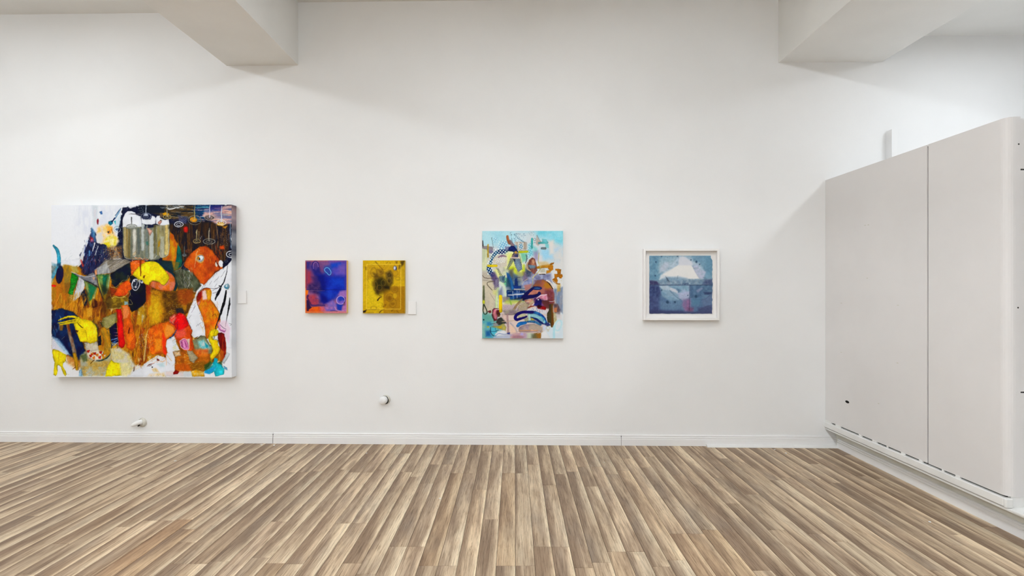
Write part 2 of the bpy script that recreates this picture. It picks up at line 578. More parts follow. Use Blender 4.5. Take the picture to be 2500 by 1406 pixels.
rrel(box('bar', XP - 0.014, XP + 0.03, YF + 0.015, YW + 0.004, ZR0 + 0.009, ZR1, M_OLDTRIM, None, 0.006, seg=3))
rrel(box('end_cap', XP - 0.016, XP + 0.03, YF - 0.005, YF + 0.014, ZR0 + 0.006, ZR1 + 0.002, M_OLDTRIM, None, 0.007, seg=3))
for (pa, pb) in ((2012, 2030), (2040, 2052), (2097, 2104), (2130, 2141), (2165, 2167), (2200, 2209), (2244, 2252), (2300, 2304), (2333, 2344)):
    ya, yb = XP * F / (pb - VX), XP * F / (pa - VX)
    rrel(box('paint_bridge', XP - 0.003, XP + 0.012, ya, min(yb, YW - 0.002), ZR1 - 0.002, ZR1 + 0.016, M_OLDTRIM, None, 0.002))
# plinth below, set back, with skirting
XS = 3.045
pl = empty('trim_3', (XS, 2.2, 0))
tag(pl, 'low white plinth under the partition with a worn ledge', 'trim', kind='structure')


def prel(o):
    o.parent = pl
    o.matrix_parent_inverse = Matrix.Translation(pl.location).inverted()
    return o


YP0 = 0.4
prel(box('plinth_body', XS + 0.016, XR - 0.01, YP0, wall_y(XS) - 0.002, 0.0, ZR0 - 0.012, M_SHADE_STAIN))  # shade of the recess below the rail is put into its colour
prel(box('ledge', XP - 0.004, XR - 0.01, YP0, wall_y(XP) + 0.002, ZR0 - 0.012, ZR0 + 0.004, M_OLDTRIM, None, 0.003))
prel(box('ledge_lip', XP - 0.008, XP + 0.012, YP0, YF - 0.03, ZR0 - 0.006, ZR0 + 0.01, M_OLDTRIM, None, 0.004))
br = extrude_profile('baseboard_right', base_prof(0.089, 0.016), 0.0, wall_y(XS) - YP0 - 0.045, M_TRIM, None,
                     (XS + 0.016, wall_y(XS) - 0.045, 0), -math.pi / 2)
tag(br, 'white skirting board along the plinth under the partition', 'baseboard', kind='structure')

# boxed upright on the back wall above the partition
p0 = wp(2163, 352)
fin = box('trim_4', 0.0, 0.055, -0.074, 0.0, 1.9, wp(2163, 321).z, M_WALL, None, 0.002, (p0.x, p0.y, 0), -ANG)
tag(fin, 'short white boxed upright on the wall above the partition', 'trim', kind='structure')

# ------------------------------------------------------------------ painting toolkit: colours computed per vertex of the canvas mesh
class Canvas:
    def __init__(s, x0, y0, x1, y1, res, base, seed=1, org=(0, 0), sc=1.0):
        s.x0, s.y0, s.x1, s.y1, s.res = x0, y0, x1, y1, res
        s.w = int((x1 - x0) * res) + 1
        s.h = int((y1 - y0) * res) + 1
        s.X, s.Y = np.meshgrid(np.linspace(x0, x1, s.w), np.linspace(y0, y1, s.h))
        s.img = np.zeros((s.h, s.w, 3))
        s.img[:] = base
        s.rs = np.random.RandomState(seed)
        s.cache = {}
        s.org, s.sc = org, sc
        s.edge = 0.0

    def T(s, p):
        return np.array([(s.org[0] + a / s.sc, s.org[1] + b / s.sc) for a, b in p], float)

    def noise(s, sx, sy, k=0, ang=0.0, octv=3):
        key = (sx, sy, k, ang)
        if key in s.cache: return s.cache[key]
        ca, sa = math.cos(math.radians(ang)), math.sin(math.radians(ang))
        A = (s.X - s.x0) * ca + (s.Y - s.y0) * sa
        B = -(s.X - s.x0) * sa + (s.Y - s.y0) * ca
        tot = np.zeros_like(A); amp = 1.0; ssum = 0.0
        for o_ in range(octv):
            a = A / (sx / 2 ** o_) + 1000.3; b = B / (sy / 2 ** o_) + 1000.7
            g = np.random.RandomState(911 + 37 * k + o_ * 7).rand(256, 256)
            i, j = np.floor(a).astype(int), np.floor(b).astype(int)
            u, v = a - i, b - j
            u, v = u * u * (3 - 2 * u), v * v * (3 - 2 * v)
            i0, i1, j0, j1 = i % 256, (i + 1) % 256, j % 256, (j + 1) % 256
            tot += amp * ((g[j0, i0] * (1 - u) + g[j0, i1] * u) * (1 - v) + (g[j1, i0] * (1 - u) + g[j1, i1] * u) * v)
            ssum += amp; amp *= 0.5
        r = tot / ssum
        r = np.clip((r - 0.5) * 1.7 + 0.5, 0, 1)
        s.cache[key] = r
        return r

    def sl(s, xa, xb, ya, yb, pad):
        i0 = max(0, int((xa - pad - s.x0) * s.res)); i1 = min(s.w, int((xb + pad - s.x0) * s.res) + 2)
        j0 = max(0, int((ya - pad - s.y0) * s.res)); j1 = min(s.h, int((yb + pad - s.y0) * s.res) + 2)
        if i1 <= i0 or j1 <= j0: return None
        return (slice(j0, j1), slice(i0, i1))

    def put(s, q, d, c, a, soft, c2, ns, warp, wk, na, tex):
        """d: signed distance (negative inside)"""
        if warp:
            d = d + (s.noise(7.0, 7.0, 3 + wk)[q] - 0.5) * 2.0 * warp
        m = np.clip(0.5 - d / (2 * max(soft, 0.05)), 0, 1)
        m = m * m * (3 - 2 * m) * a
        if tex is not None:                     # broken, brushy coverage
            t = s.noise(tex[0], tex[1], 11, tex[3] if len(tex) > 3 else 0)[q]
            m = m * np.clip((t - tex[2]) * 5 + 0.5, 0, 1)
        cc = np.array(c, float)[None, None, :]
        if c2 is not None:
            nf = s.noise(ns[0], ns[1], 5, na)[q]
            nf = np.clip((nf - 0.5) * 1.8 + 0.5, 0, 1)[..., None]
            cc = cc * (1 - nf) + np.array(c2, float)[None, None, :] * nf
        if s.edge and a >= 0.9 and soft < 3:
            # contour pressed darker, body of the stroke uneven
            k = 1 - s.edge * np.exp(np.minimum(d, 0) / 2.2) * (0.4 + 1.2 * s.noise(9.0, 9.0, 41)[q])
            k = k * (1 + 0.22 * (s.noise(14.0, 14.0, 42)[q] - 0.5))
            k = np.where(np.mean(cc, -1) > 205, 1 - 0.25 * (1 - k), k)
            cc = cc * k[..., None]
        s.img[q] = s.img[q] * (1 - m[..., None]) + cc * m[..., None]

    def blur(s, r, mix=1.0):
        for _ in range(2):
            m = s.img
            pad = np.pad(m, ((r, r), (r, r), (0, 0)), mode='edge')
            cs = np.cumsum(np.pad(pad, ((1, 0), (0, 0), (0, 0))), 0)
            v = (cs[2 * r + 1:] - cs[:-2 * r - 1]) / (2 * r + 1)
            cs = np.cumsum(np.pad(v, ((0, 0), (1, 0), (0, 0))), 1)
            v = (cs[:, 2 * r + 1:] - cs[:, :-2 * r - 1]) / (2 * r + 1)
            s.img = m * (1 - mix) + v * mix

    def seg_dist(s, q, pts, closed=False, widths=None):
        X, Y = s.X[q], s.Y[q]
        best = np.full(X.shape, 1e9)
        n = len(pts)
        for i in range(n if closed else n - 1):
            a, b = pts[i], pts[(i + 1) % n]
            e = b - a
            l2 = max(e.dot(e), 1e-9)
            t = np.clip(((X - a[0]) * e[0] + (Y - a[1]) * e[1]) / l2, 0, 1)
            d = np.hypot(X - a[0] - t * e[0], Y - a[1] - t * e[1])
            if widths is not None:
                d = d - (widths[i] * (1 - t) + widths[i + 1] * t) / 2
            best = np.minimum(best, d)
        return best

    @staticmethod
    def spline(p, k=6, closed=False):
        p = np.asarray(p, float)
        n = len(p)
        if n < 3: return p
        out = []
        for i in range(n if closed else n - 1):
            if closed:
                a, b, c, d = p[(i - 1) % n], p[i], p[(i + 1) % n], p[(i + 2) % n]
            else:
                a, b, c, d = p[max(i - 1, 0)], p[i], p[i + 1], p[min(i + 2, n - 1)]
            for t in np.arange(k) / k:
                out.append(0.5 * ((2 * b) + (-a + c) * t + (2 * a - 5 * b + 4 * c - d) * t * t + (-a + 3 * b - 3 * c + d) * t ** 3))
        if not closed: out.append(p[-1])
        return np.array(out)

    def P(s, pts, c, a=1.0, soft=0.6, c2=None, ns=(6, 6), warp=0.0, wk=0, na=0, tex=None, smooth=False):
        p = s.T(pts)
        if smooth: p = s.spline(p, 4, True)
        soft, warp = soft / s.sc, warp / s.sc
        q = s.sl(p[:, 0].min(), p[:, 0].max(), p[:, 1].min(), p[:, 1].max(), soft + warp + 1)
        if q is None: return
        X, Y = s.X[q], s.Y[q]
        ins = np.zeros(X.shape, bool)
        n = len(p)
        for i in range(n):
            a_, b_ = p[i], p[(i + 1) % n]
            if a_[1] == b_[1]: continue
            cond = (a_[1] > Y) != (b_[1] > Y)
            xc = a_[0] + (Y - a_[1]) * (b_[0] - a_[0]) / (b_[1] - a_[1])
            ins ^= cond & (X < xc)
        d = s.seg_dist(q, p, True)
        s.put(q, np.where(ins, -d, d), c, a, soft, c2, ns, warp, wk, na, tex)

    def L(s, pts, wd, c, a=1.0, soft=0.5, c2=None, ns=(6, 6), warp=0.0, na=0, tex=None, curve=True):
        p = s.T(pts)
        n0 = len(p)
        ws = np.array(wd if isinstance(wd, (list, tuple)) else [wd, wd], float) / s.sc
        if curve and n0 > 2: p = s.spline(p, 6)
        ws = np.interp(np.linspace(0, 1, len(p)), np.linspace(0, 1, len(ws)), ws)
        soft, warp = soft / s.sc, warp / s.sc
        q = s.sl(p[:, 0].min(), p[:, 0].max(), p[:, 1].min(), p[:, 1].max(), ws.max() / 2 + soft + warp + 1)
        if q is None: return
        s.put(q, s.seg_dist(q, p, False, ws), c, a, soft, c2, ns, warp, 1, na, tex)

    def E(s, cx, cy, rx, ry, c, a=1.0, soft=0.6, rot=0.0, ring=0.0, c2=None, ns=(6, 6), warp=0.0, na=0, tex=None):
        (cx, cy), = s.T([(cx, cy)])
        rx, ry, soft, ring, warp = rx / s.sc, ry / s.sc, soft / s.sc, ring / s.sc, warp / s.sc
        R = max(rx, ry)
        q = s.sl(cx - R, cx + R, cy - R, cy + R, soft + ring + warp + 1)
        if q is None: return
        ca, sa = math.cos(math.radians(rot)), math.sin(math.radians(rot))
        A = (s.X[q] - cx) * ca + (s.Y[q] - cy) * sa
        B = -(s.X[q] - cx) * sa + (s.Y[q] - cy) * ca
        k0 = np.hypot(A / rx, B / ry)
        k1 = np.hypot(A / rx ** 2, B / ry ** 2)
        d = np.where(k1 > 1e-6, k0 * (k0 - 1) / np.maximum(k1, 1e-6), -min(rx, ry))
        if ring: d = np.abs(d) - ring / 2
        s.put(q, d, c, a, soft, c2, ns, warp, 2, na, tex)

    def scatter(s, box_, n, ln, wd, ang, cols, a=0.8, jit=20, soft=0.4):
        """short brush marks inside a box, ang in degrees"""
        xa, ya, xb, yb = box_
        for _ in range(n):
            x, y = xa + (xb - xa) * s.rs.rand(), ya + (yb - ya) * s.rs.rand()
            g = math.radians(ang + jit * (s.rs.rand() * 2 - 1))
            l = ln * (0.4 + 0.8 * s.rs.rand()) / 2
            c = cols[s.rs.randint(len(cols))]
            dx, dy = math.cos(g) * l, math.sin(g) * l
            s.L([(x - dx, y - dy), (x + dx, y + dy)], [wd * 0.3, wd * (0.7 + 0.6 * s.rs.rand()), wd * 0.3], c, a, soft, curve=False)

    def dots(s, pts, pitch, r, c, ang=45, a=1.0, soft=0.35, fade=None):
        p = s.T(pts)
        pitch, r, soft = pitch / s.sc, r / s.sc, soft / s.sc
        q = s.sl(p[:, 0].min(), p[:, 0].max(), p[:, 1].min(), p[:, 1].max(), 1)
        if q is None: return
        X, Y = s.X[q], s.Y[q]
        ins = np.zeros(X.shape, bool)
        n = len(p)
        for i in range(n):
            a_, b_ = p[i], p[(i + 1) % n]
            if a_[1] == b_[1]: continue
            ins ^= ((a_[1] > Y) != (b_[1] > Y)) & (X < a_[0] + (Y - a_[1]) * (b_[0] - a_[0]) / (b_[1] - a_[1]))
        ca, sa = math.cos(math.radians(ang)), math.sin(math.radians(ang))
        A = (X * ca + Y * sa) / pitch; B = (-X * sa + Y * ca) / pitch
        d = np.hypot(A - np.round(A), B - np.round(B)) * pitch - r
        m = np.clip(0.5 - d / (2 * soft), 0, 1) * a * ins
        if fade: m = m * np.clip((s.noise(fade, fade, 8)[q] - 0.3) * 3, 0, 1)
        s.img[q] = s.img[q] * (1 - m[..., None]) + np.array(c, float) * m[..., None]

    def smear(s, n, ln, wd, ang, jit, cj=14, a=0.6, box_=None):
        """painterly marks that pick up the colour already there"""
        xa, ya, xb, yb = box_ or (s.x0, s.y0, s.x1, s.y1)
        for _ in range(n):
            x, y = xa + (xb - xa) * s.rs.rand(), ya + (yb - ya) * s.rs.rand()
            i = min(s.w - 1, int((x - s.x0) * s.res)); j = min(s.h - 1, int((y - s.y0) * s.res))
            c = s.img[j, i] * (1 + (s.rs.rand() - 0.5) * cj / 50.0) + (s.rs.rand(3) - 0.5) * cj
            if s.img[j, i].min() > 205: c = s.img[j, i]
            g = math.radians(ang + jit * (s.rs.rand() * 2 - 1))
            l = ln * (0.4 + 0.9 * s.rs.rand())
            so, ss = s.org, s.sc
            s.org, s.sc = (0, 0), 1.0
            s.L([(x, y), (x + math.cos(g) * l, y + math.sin(g) * l)], [wd * 0.5, wd * (0.7 + 0.6 * s.rs.rand()), wd * 0.2], c, a, 0.6, curve=False)
            s.org, s.sc = so, ss

    def warp(s, amp, size):
        """unsteady hand: shift every point a little"""
        dx = (s.noise(size, size, 31) - 0.5) * 2 * amp * s.res
        dy = (s.noise(size, size, 32) - 0.5) * 2 * amp * s.res
        jj, ii = np.mgrid[0:s.h, 0:s.w]
        x = np.clip(ii + dx, 0, s.w - 1.001); y = np.clip(jj + dy, 0, s.h - 1.001)
        i, j = x.astype(int), y.astype(int)
        u, v = (x - i)[..., None], (y - j)[..., None]
        m = s.img
        s.img = (m[j, i] * (1 - u) + m[j, i + 1] * u) * (1 - v) + (m[j + 1, i] * (1 - u) + m[j + 1, i + 1] * u) * v

    def grain(s, amt, sx, sy, k=20, ang=0):
        n = s.noise(sx, sy, k, ang) - 0.5
        n = n * np.clip((215 - s.img.min(-1)) / 60.0, 0.12, 1)
        s.img *= (1 + amt * n)[..., None]


ILLUM = 0.90


def canvas_mesh(name, cv, w_m, h_m, depth, mat, side=None, wrap=True):
    """front sheet of quads plus wrapped sides; local x right, z up from 0, front at y=-depth"""
    W, H = cv.w, cv.h
    c = np.clip(cv.img, 0, 255) / 255.0
    lin = np.where(c <= 0.04045, c / 12.92, ((c + 0.055) / 1.055) ** 2.4) / ILLUM
    lin = np.clip(lin, 0.002, 0.93)
    xs = np.linspace(-w_m / 2, w_m / 2, W)
    zs_ = np.linspace(h_m, 0, H)
    XX, ZZ = np.meshgrid(xs, zs_)
    co = np.stack([XX, np.full_like(XX, -depth), ZZ], -1).reshape(-1, 3)
    cl = lin.reshape(-1, 3)
    idx = np.arange(W * H).reshape(H, W)
    quads = [np.stack([idx[1:, :-1], idx[1:, 1:], idx[:-1, 1:], idx[:-1, :-1]], -1).reshape(-1, 4)]
    # border loop clockwise seen from the front
    ring = np.concatenate([idx[0, :-1], idx[:-1, -1], idx[-1, :0:-1], idx[:0:-1, 0]])
    rc = co[ring].copy()
    rc[:, 1] = 0.0
    base = len(co)
    nr = len(ring)
    co = np.concatenate([co, rc])
    if side is None:                    # the painting runs on around the edge, softly
        rcol = cl[ring]
        kk = 41
        pad = np.concatenate([rcol[-kk:], rcol, rcol[:kk]])
        cs = np.cumsum(np.concatenate([np.zeros((1, 3)), pad]), 0)
        rcol = ((cs[kk:] - cs[:-kk]) / kk)[kk // 2 + 1:kk // 2 + 1 + len(rcol)]
    cl = np.concatenate([cl, rcol if side is None else np.tile(np.array(srgb(side)[:3]) / ILLUM, (nr, 1))])
    k = np.arange(nr)
    k2 = (k + 1) % nr
    if True:
        b2 = len(co)
        co = np.concatenate([co, co[ring]])
        cl = np.concatenate([cl, cl[base:base + nr]])
        quads.append(np.stack([b2 + k, b2 + k2, base + k2, base + k], -1))
    qd = np.concatenate(quads).astype(np.int32)
    me = bpy.data.meshes.new(name)
    me.vertices.add(len(co))
    me.vertices.foreach_set('co', co.astype(np.float32).ravel())
    me.loops.add(qd.size)
    me.loops.foreach_set('vertex_index', qd.ravel())
    me.polygons.add(len(qd))
    me.polygons.foreach_set('loop_start', np.arange(0, qd.size, 4, dtype=np.int32))
    me.update(calc_edges=True)
    at = me.color_attributes.new('pigment', 'FLOAT_COLOR', 'POINT')
    at.data.foreach_set('color', np.concatenate([cl, np.ones((len(cl), 1))], 1).astype(np.float32).ravel())
    me.materials.append(mat)
    me.validate()
    return me


def pigment_mat(name, rough=0.5, weave=900.0, bump=0.05, spec=0.08):
    m, nt, b = new_mat(name)
    at = nt.nodes.new('ShaderNodeAttribute')
    at.attribute_name = 'pigment'
    nt.links.new(at.outputs['Color'], b.inputs['Base Color'])
    b.inputs['Roughness'].default_value = rough
    b.inputs['Specular IOR Level'].default_value = spec
    tc = nt.nodes.new('ShaderNodeTexCoord')
    n = nt.nodes.new('ShaderNodeTexNoise')
    n.inputs['Scale'].default_value = weave
    nt.links.new(tc.outputs['Object'], n.inputs['Vector'])
    bp = nt.nodes.new('ShaderNodeBump')
    bp.inputs['Strength'].default_value = bump
    bp.inputs['Distance'].default_value = 0.001
    nt.links.new(n.outputs['Fac'], bp.inputs['Height'])
    nt.links.new(bp.outputs['Normal'], b.inputs['Normal'])
    return m


M_PIG = pigment_mat('acrylic_on_canvas', 0.5, 500)
M_PIG2 = pigment_mat('resin_paint', 0.4, 300, 0.02)
M_PAPER = pigment_mat('ink_on_paper', 0.75, 250, 0.05, 0.05)

# ================================================================== painting 1: large figurative abstract
def paint_large():
    c = Canvas(125.5, 499.5, 565.5, 920.0, 1.4, (226, 228, 232), 3)
    c.edge = 0.34
    P, L, E = c.P, c.L, c.E
    W = (224, 227, 233)
    NAVY, NAVY2 = (14, 20, 44), (34, 34, 48)
    OCH, BRN, ORG, YEL = (176, 122, 24), (112, 62, 14), (214, 104, 16), (229, 209, 12)
    # pale grey washes on the white upper left
    P([(190, 505), (300, 505), (292, 560), (240, 600), (215, 570), (185, 560)], (210, 214, 224), 0.8, 14, (222, 225, 230), (5, 18))
    c.scatter((180, 508, 245, 600), 40, 12, 1.2, 88, [(192, 198, 206), (204, 208, 214)], 0.5, 12)
    P([(126, 650), (200, 645), (300, 640), (430, 650), (470, 700), (470, 800), (540, 820), (540, 880), (430, 905), (330, 890), (250, 900), (170, 900), (126, 850)],
      OCH, 1, 4, BRN, (7, 26), 3)
    P([(226, 500), (240, 502), (236, 540), (228, 560)], (190, 200, 205), 0.6, 4)
    # restless underpainting: dark hollows, gold and orange lights
    for k in range(170):
        x, y = 130 + 350 * c.rs.rand(), 662 + 235 * c.rs.rand()
        col = [(44, 26, 14), (20, 26, 48), (222, 122, 22), (214, 166, 34), (226, 206, 150), (96, 46, 10), (190, 70, 10), (60, 62, 40)][c.rs.randint(8)]
        g = math.radians(60 + 60 * c.rs.rand())
        l = 10 + 22 * c.rs.rand()
        L([(x, y), (x + 0.5 * l * math.cos(g) + 3, y + 0.5 * l * math.sin(g)), (x + l * math.cos(g), y + l * math.sin(g))], [2, 5 + 7 * c.rs.rand(), 2], col, 0.7, 2.5, tex=(3, 10, 0.42))
    # dark night field upper right
    P([(299, 506), (330, 505), (345, 500), (566, 499), (566, 642), (545, 657), (440, 660), (400, 645), (300, 640), (284, 605), (290, 560), (296, 530)],
      NAVY, 1, 1.5, (30, 34, 58), (6, 18), 2)
    P([(412, 545), (555, 540), (560, 620), (540, 650), (455, 648), (430, 620), (415, 580)], (66, 44, 22), 0.85, 5, (24, 22, 34), (6, 40), 2)
    c.scatter((418, 555, 560, 640), 120, 26, 2.2, 90, [(96, 62, 26), (120, 84, 40), (28, 26, 40), (60, 40, 24), (14, 18, 40), (140, 108, 66)], 0.7, 6)
    c.scatter((425, 560, 470, 625), 26, 24, 3, 90, [(120, 78, 22), (86, 52, 16)], 0.7, 6)
    c.scatter((510, 560, 550, 640), 34, 26, 2.6, 90, [(140, 98, 52), (96, 66, 38), (160, 130, 92)], 0.65, 6)
    # top band: horizontal water strokes
    P([(362, 500), (475, 500), (475, 530), (420, 534), (380, 522), (362, 516)], (84, 66, 38), 0.95, 3, (34, 36, 40), (26, 5))
    P([(340, 500), (405, 502), (400, 520), (340, 520)], (20, 28, 42), 0.9, 3)
    P([(473, 500), (520, 500), (510, 532), (476, 540)], (6, 62, 96), 0.95, 3, (16, 40, 84), (20, 5))
    P([(500, 510), (566, 500), (566, 546), (530, 548), (495, 528)], (220, 172, 160), 0.9, 3, (120, 120, 150), (26, 5))
    P([(515, 500), (545, 500), (540, 516), (510, 514)], (44, 44, 110), 0.8, 3)
    c.scatter((415, 500, 475, 540), 40, 26, 2, 2, [(150, 116, 62), (96, 74, 40), (196, 200, 190), (60, 52, 40), (176, 128, 60)], 0.75, 8)
    c.scatter((475, 500, 566, 540), 60, 24, 1.8, 2, [(232, 196, 186), (120, 190, 205), (20, 40, 90), (234, 232, 232), (40, 90, 130), (226, 160, 110), (190, 150, 150)], 0.8, 8)
    c.scatter((400, 501, 450, 510), 12, 22, 2.4, 2, [(206, 214, 214), (190, 204, 206)], 0.9, 6)
    L([(407, 506), (416, 510), (430, 507), (450, 503)], [1.5, 3, 2.4, 1], (224, 226, 228))
    L([(478, 507), (500, 505), (512, 506)], 2.2, (118, 196, 216))
    P([(436, 525), (455, 528), (458, 545), (438, 545)], (110, 116, 150), 0.5, 3, (40, 44, 80), (2, 2))
    c.scatter((290, 545, 300, 625), 36, 1.4, 1.0, 60, [(190, 198, 206), (150, 160, 176)], 0.8, 60)
    c.scatter((338, 502, 352, 520), 30, 1.8, 1.0, 60, [(200, 206, 214)], 0.8, 60)
    c.scatter((548, 560, 566, 630), 90, 1.5, 1.0, 60, [(120, 140, 180), (160, 172, 200)], 0.7, 60)
    c.scatter((434, 527, 458, 550), 60, 1.5, 0.9, 60, [(150, 156, 190), (110, 120, 170)], 0.7, 60)
    c.scatter((536, 560, 552, 605), 60, 2, 1.2, 80, [(196, 158, 110), (150, 110, 66)], 0.7, 40)
    # blue-grey strokes by the edge of the night field
    L([(296, 508), (288, 522), (281, 534)], [2, 4, 2], (126, 170, 206), 0.9, 1)
    L([(292, 512), (282, 525)], 1.6, (60, 90, 130))
    L([(262, 500), (258, 512)], [3, 1], (238, 240, 242))
    P([(284, 540), (296, 520), (294, 545), (286, 565), (280, 560)], (176, 208, 220), 0.7, 3)
    P([(243, 517), (250, 513), (251, 522), (247, 523)], (74, 118, 176), 1, 1)
    P([(266, 540), (275, 537), (277, 545), (270, 550), (265, 545)], (16, 128, 158), 1, 1)
    L([(274, 541), (281, 532)], 3, (26, 50, 100))
    P([(278, 540), (284, 536), (283, 548)], (40, 150, 160), 0.8, 1)
    E(239.5, 540, 2.2, 7.5, (150, 40, 56), 1, 1.2)
    E(287, 559, 8, 7, (190, 204, 214), 0.9, 0.6, ring=1.4)
    E(287, 559, 4, 3, (60, 80, 110), 0.8)
    # cream and yellow bird patch
    P([(240, 552), (262, 546), (276, 552), (284, 575), (292, 588), (284, 600), (264, 606), (248, 598), (238, 585), (236, 566)], (222, 212, 192), 0.95, 4, (232, 190, 116), (12, 12))
    P([(262, 552), (275, 553), (276, 566), (264, 572)], (226, 158, 66), 0.8, 3, (206, 112, 30), (4, 4))
    P([(262, 578), (276, 572), (288, 582), (284, 598), (268, 604), (250, 596)], (216, 202, 66), 0.9, 4, (230, 220, 150), (8, 8))
    P([(255, 592), (268, 590), (268, 606), (258, 606)], (214, 190, 40), 0.9, 3)
    P([(262, 565), (268, 562), (266, 569)], (50, 60, 60), 1, 0.8)
    L([(274, 557), (276, 569)], [1, 3, 1], (60, 50, 40), 0.9)
    P([(236, 570), (250, 566), (252, 592), (240, 596)], (206, 210, 216), 0.7, 4)
    # penguin-like dark wedge
    P([(223, 555), (236, 572), (236, 592), (256, 596), (268, 606), (280, 612), (272, 640), (240, 672), (205, 670), (192, 645), (198, 616), (212, 590), (222, 572)],
      (26, 28, 58), 1, 2, (42, 46, 76), (4, 14), 2)
    P([(224, 553), (233, 566), (234, 590), (226, 588), (223, 570)], (96, 150, 176), 0.85, 2.5, (60, 100, 150), (3, 10))
    P([(220, 575), (229, 580), (230, 590), (221, 590)], (168, 52, 76), 0.9, 2, (226, 110, 110), (3, 4))
    L([(214, 590), (204, 612), (196, 634)], [4, 5, 3], W, 0.95, 0.8)
    L([(206, 618), (197, 640), (190, 650)], [4, 6, 2], W, 0.9, 0.8)
    L([(232, 592), (227, 612)], [3, 5, 2], (214, 218, 224), 0.9)
    L([(240, 600), (233, 622)], [2, 4, 2], (196, 200, 206), 0.85)
    c.scatter((204, 585, 232, 650), 60, 10, 2.4, 98, [(76, 118, 190), (46, 74, 140), (24, 24, 60), (110, 160, 210), (60, 40, 90)], 0.85, 16)
    c.scatter((232, 598, 275, 640), 140, 4, 2.0, 90, [(36, 50, 62), (196, 200, 196), (14, 22, 40), (90, 130, 130), (60, 60, 60), (24, 34, 60)], 0.85, 40)
    c.scatter((198, 625, 250, 668), 80, 9, 2.0, 110, [(30, 24, 44), (64, 52, 70), (160, 70, 66), (16, 18, 36), (76, 110, 160)], 0.8, 22)
    L([(198, 634), (203, 648)], 4, (176, 66, 56), 0.8, 1)
    L([(219, 613), (219, 622)], 5, (100, 150, 200), 0.9, 0.8)
    # orange brown speckle right of it
    P([(262, 602), (298, 598), (300, 630), (270, 634)], (120, 96, 66), 0.75, 4, (70, 60, 52), (3, 3))
    c.scatter((262, 602, 299, 626), 120, 3, 2.0, 45, [(168, 88, 14), (200, 120, 30), (90, 44, 10), (214, 170, 100), (44, 40, 40)], 0.85, 60)
    c.scatter((252, 606, 285, 640), 80, 4, 2, 100, [(190, 170, 130), (80, 76, 66), (150, 110, 60), (200, 190, 170)], 0.75, 40)
    # brown leaf beside the tubes, teal half
    P([(413, 560), (424, 574), (434, 592), (442, 606), (446, 632), (444, 652), (430, 660), (412, 655), (396, 640), (398, 620), (410, 600)], (190, 132, 26), 1, 0.8, (176, 84, 8), (9, 18), 1)
    P([(434, 596), (441, 605), (446, 632), (444, 650), (432, 658), (426, 655), (431, 630)], (8, 104, 94), 0.95, 1.5, (10, 70, 76), (6, 8))
    P([(420, 600), (430, 604), (428, 630), (420, 640)], (190, 170, 40), 0.5, 4)
    # brown round head
    P([(450, 642), (460, 626), (474, 612), (488, 603), (500, 600), (512, 604), (522, 616), (536, 634), (545, 655), (530, 660), (520, 674), (504, 694), (492, 692), (480, 680), (468, 664), (452, 650)],
      (190, 92, 10), 1, 0.8, (160, 66, 2), (12, 14), 1, smooth=True)
    c.scatter((478, 606, 515, 645), 50, 12, 2, 80, [(206, 120, 24), (176, 80, 6), (150, 58, 4), (214, 140, 40)], 0.6, 20)
    c.scatter((520, 600, 545, 640), 30, 14, 2.4, 80, [(120, 44, 4), (90, 32, 6), (170, 70, 10)], 0.7, 16)
    c.scatter((477, 604, 492, 624), 50, 1.6, 1.2, 45, [(220, 200, 170), (200, 180, 150)], 0.7, 90)
    L([(476, 652), (480, 620), (484, 612)], 1.2, (230, 220, 200), 0.6)
    E(489, 631, 11, 10.5, (196, 170, 120), 0.8, 1.6)
    E(490, 630, 8.5, 8, (158, 168, 178), 1, 1)
    E(491, 628.5, 5.6, 5.2, (226, 232, 240), 1, 0.8)
    E(485, 630, 2.8, 3.8, (196, 130, 20), 1, 0.8)
    E(488, 632, 1.8, 2.4, (30, 24, 24), 1, 0.6)
    E(539.5, 643, 5.5, 9, W, 1, 0.7, rot=-10)
    E(529, 644, 3.2, 7, (224, 214, 206), 0.95, 0.8)
    L([(527, 636), (533, 646), (536, 655)], 2, (90, 24, 4))
    P([(545, 636), (566, 632), (566, 642), (550, 655), (544, 652)], NAVY, 1, 1)
    E(552, 637, 4, 2.2, (130, 138, 150), 0.7, 0.5, ring=0.8)
    # small orange blob of the right field
    P([(536, 600), (547, 598), (549, 608), (538, 608)], (190, 76, 16), 0.9, 2)
    # drop rings with stems
    for (x, y, rx, ry, col, st, sc_) in ((357.5, 527, 11.5, 8, (150, 160, 184), 500, (186, 196, 210)), (437, 547, 10.5, 6, (206, 210, 220), None, None),
                                         (476, 537, 16, 11, (146, 140, 124), 500, (214, 190, 120)), (512.5, 531, 12, 6, (222, 206, 184), 500, (214, 206, 226)),
                                         (541, 543, 11, 6, (228, 226, 220), 503, (206, 216, 232)), (511, 589, 14.5, 6.5, (176, 172, 160), 556, (196, 186, 160)),
                                         (481, 588, 8, 5, (206, 180, 120), 560, (196, 180, 140)), (565, 620.5, 12, 8, (216, 220, 226), None, None),
                                         (461.5, 612, 6.5, 3.4, (130, 76, 50), 592, (120, 84, 50)), (451, 622, 4, 2.6, (150, 156, 160), 600, (110, 120, 120)),
                                         (409, 529, 9.5, 5, (214, 190, 120), 500, (214, 204, 176))):
        if x == 357.5:
            E(x, y + 1, 12.5, 9.5, (34, 40, 66), 1, 0.8)
        elif x == 541:
            E(x - 2, y + 4, 10, 5, (222, 164, 30), 1, 1)
        elif x == 476:
            E(x - 3, y - 1, 9, 7, (206, 140, 30), 1, 2)
        elif x == 409:
            P([(396, 520), (405, 517), (414, 521), (411, 527), (400, 526)], (226, 168, 24), 1, 1)
        else:
            E(x, y, rx, ry, (30, 30, 40), 0.6, 1)
        E(x, y, rx, ry, col, 1, 0.5, ring=1.7)
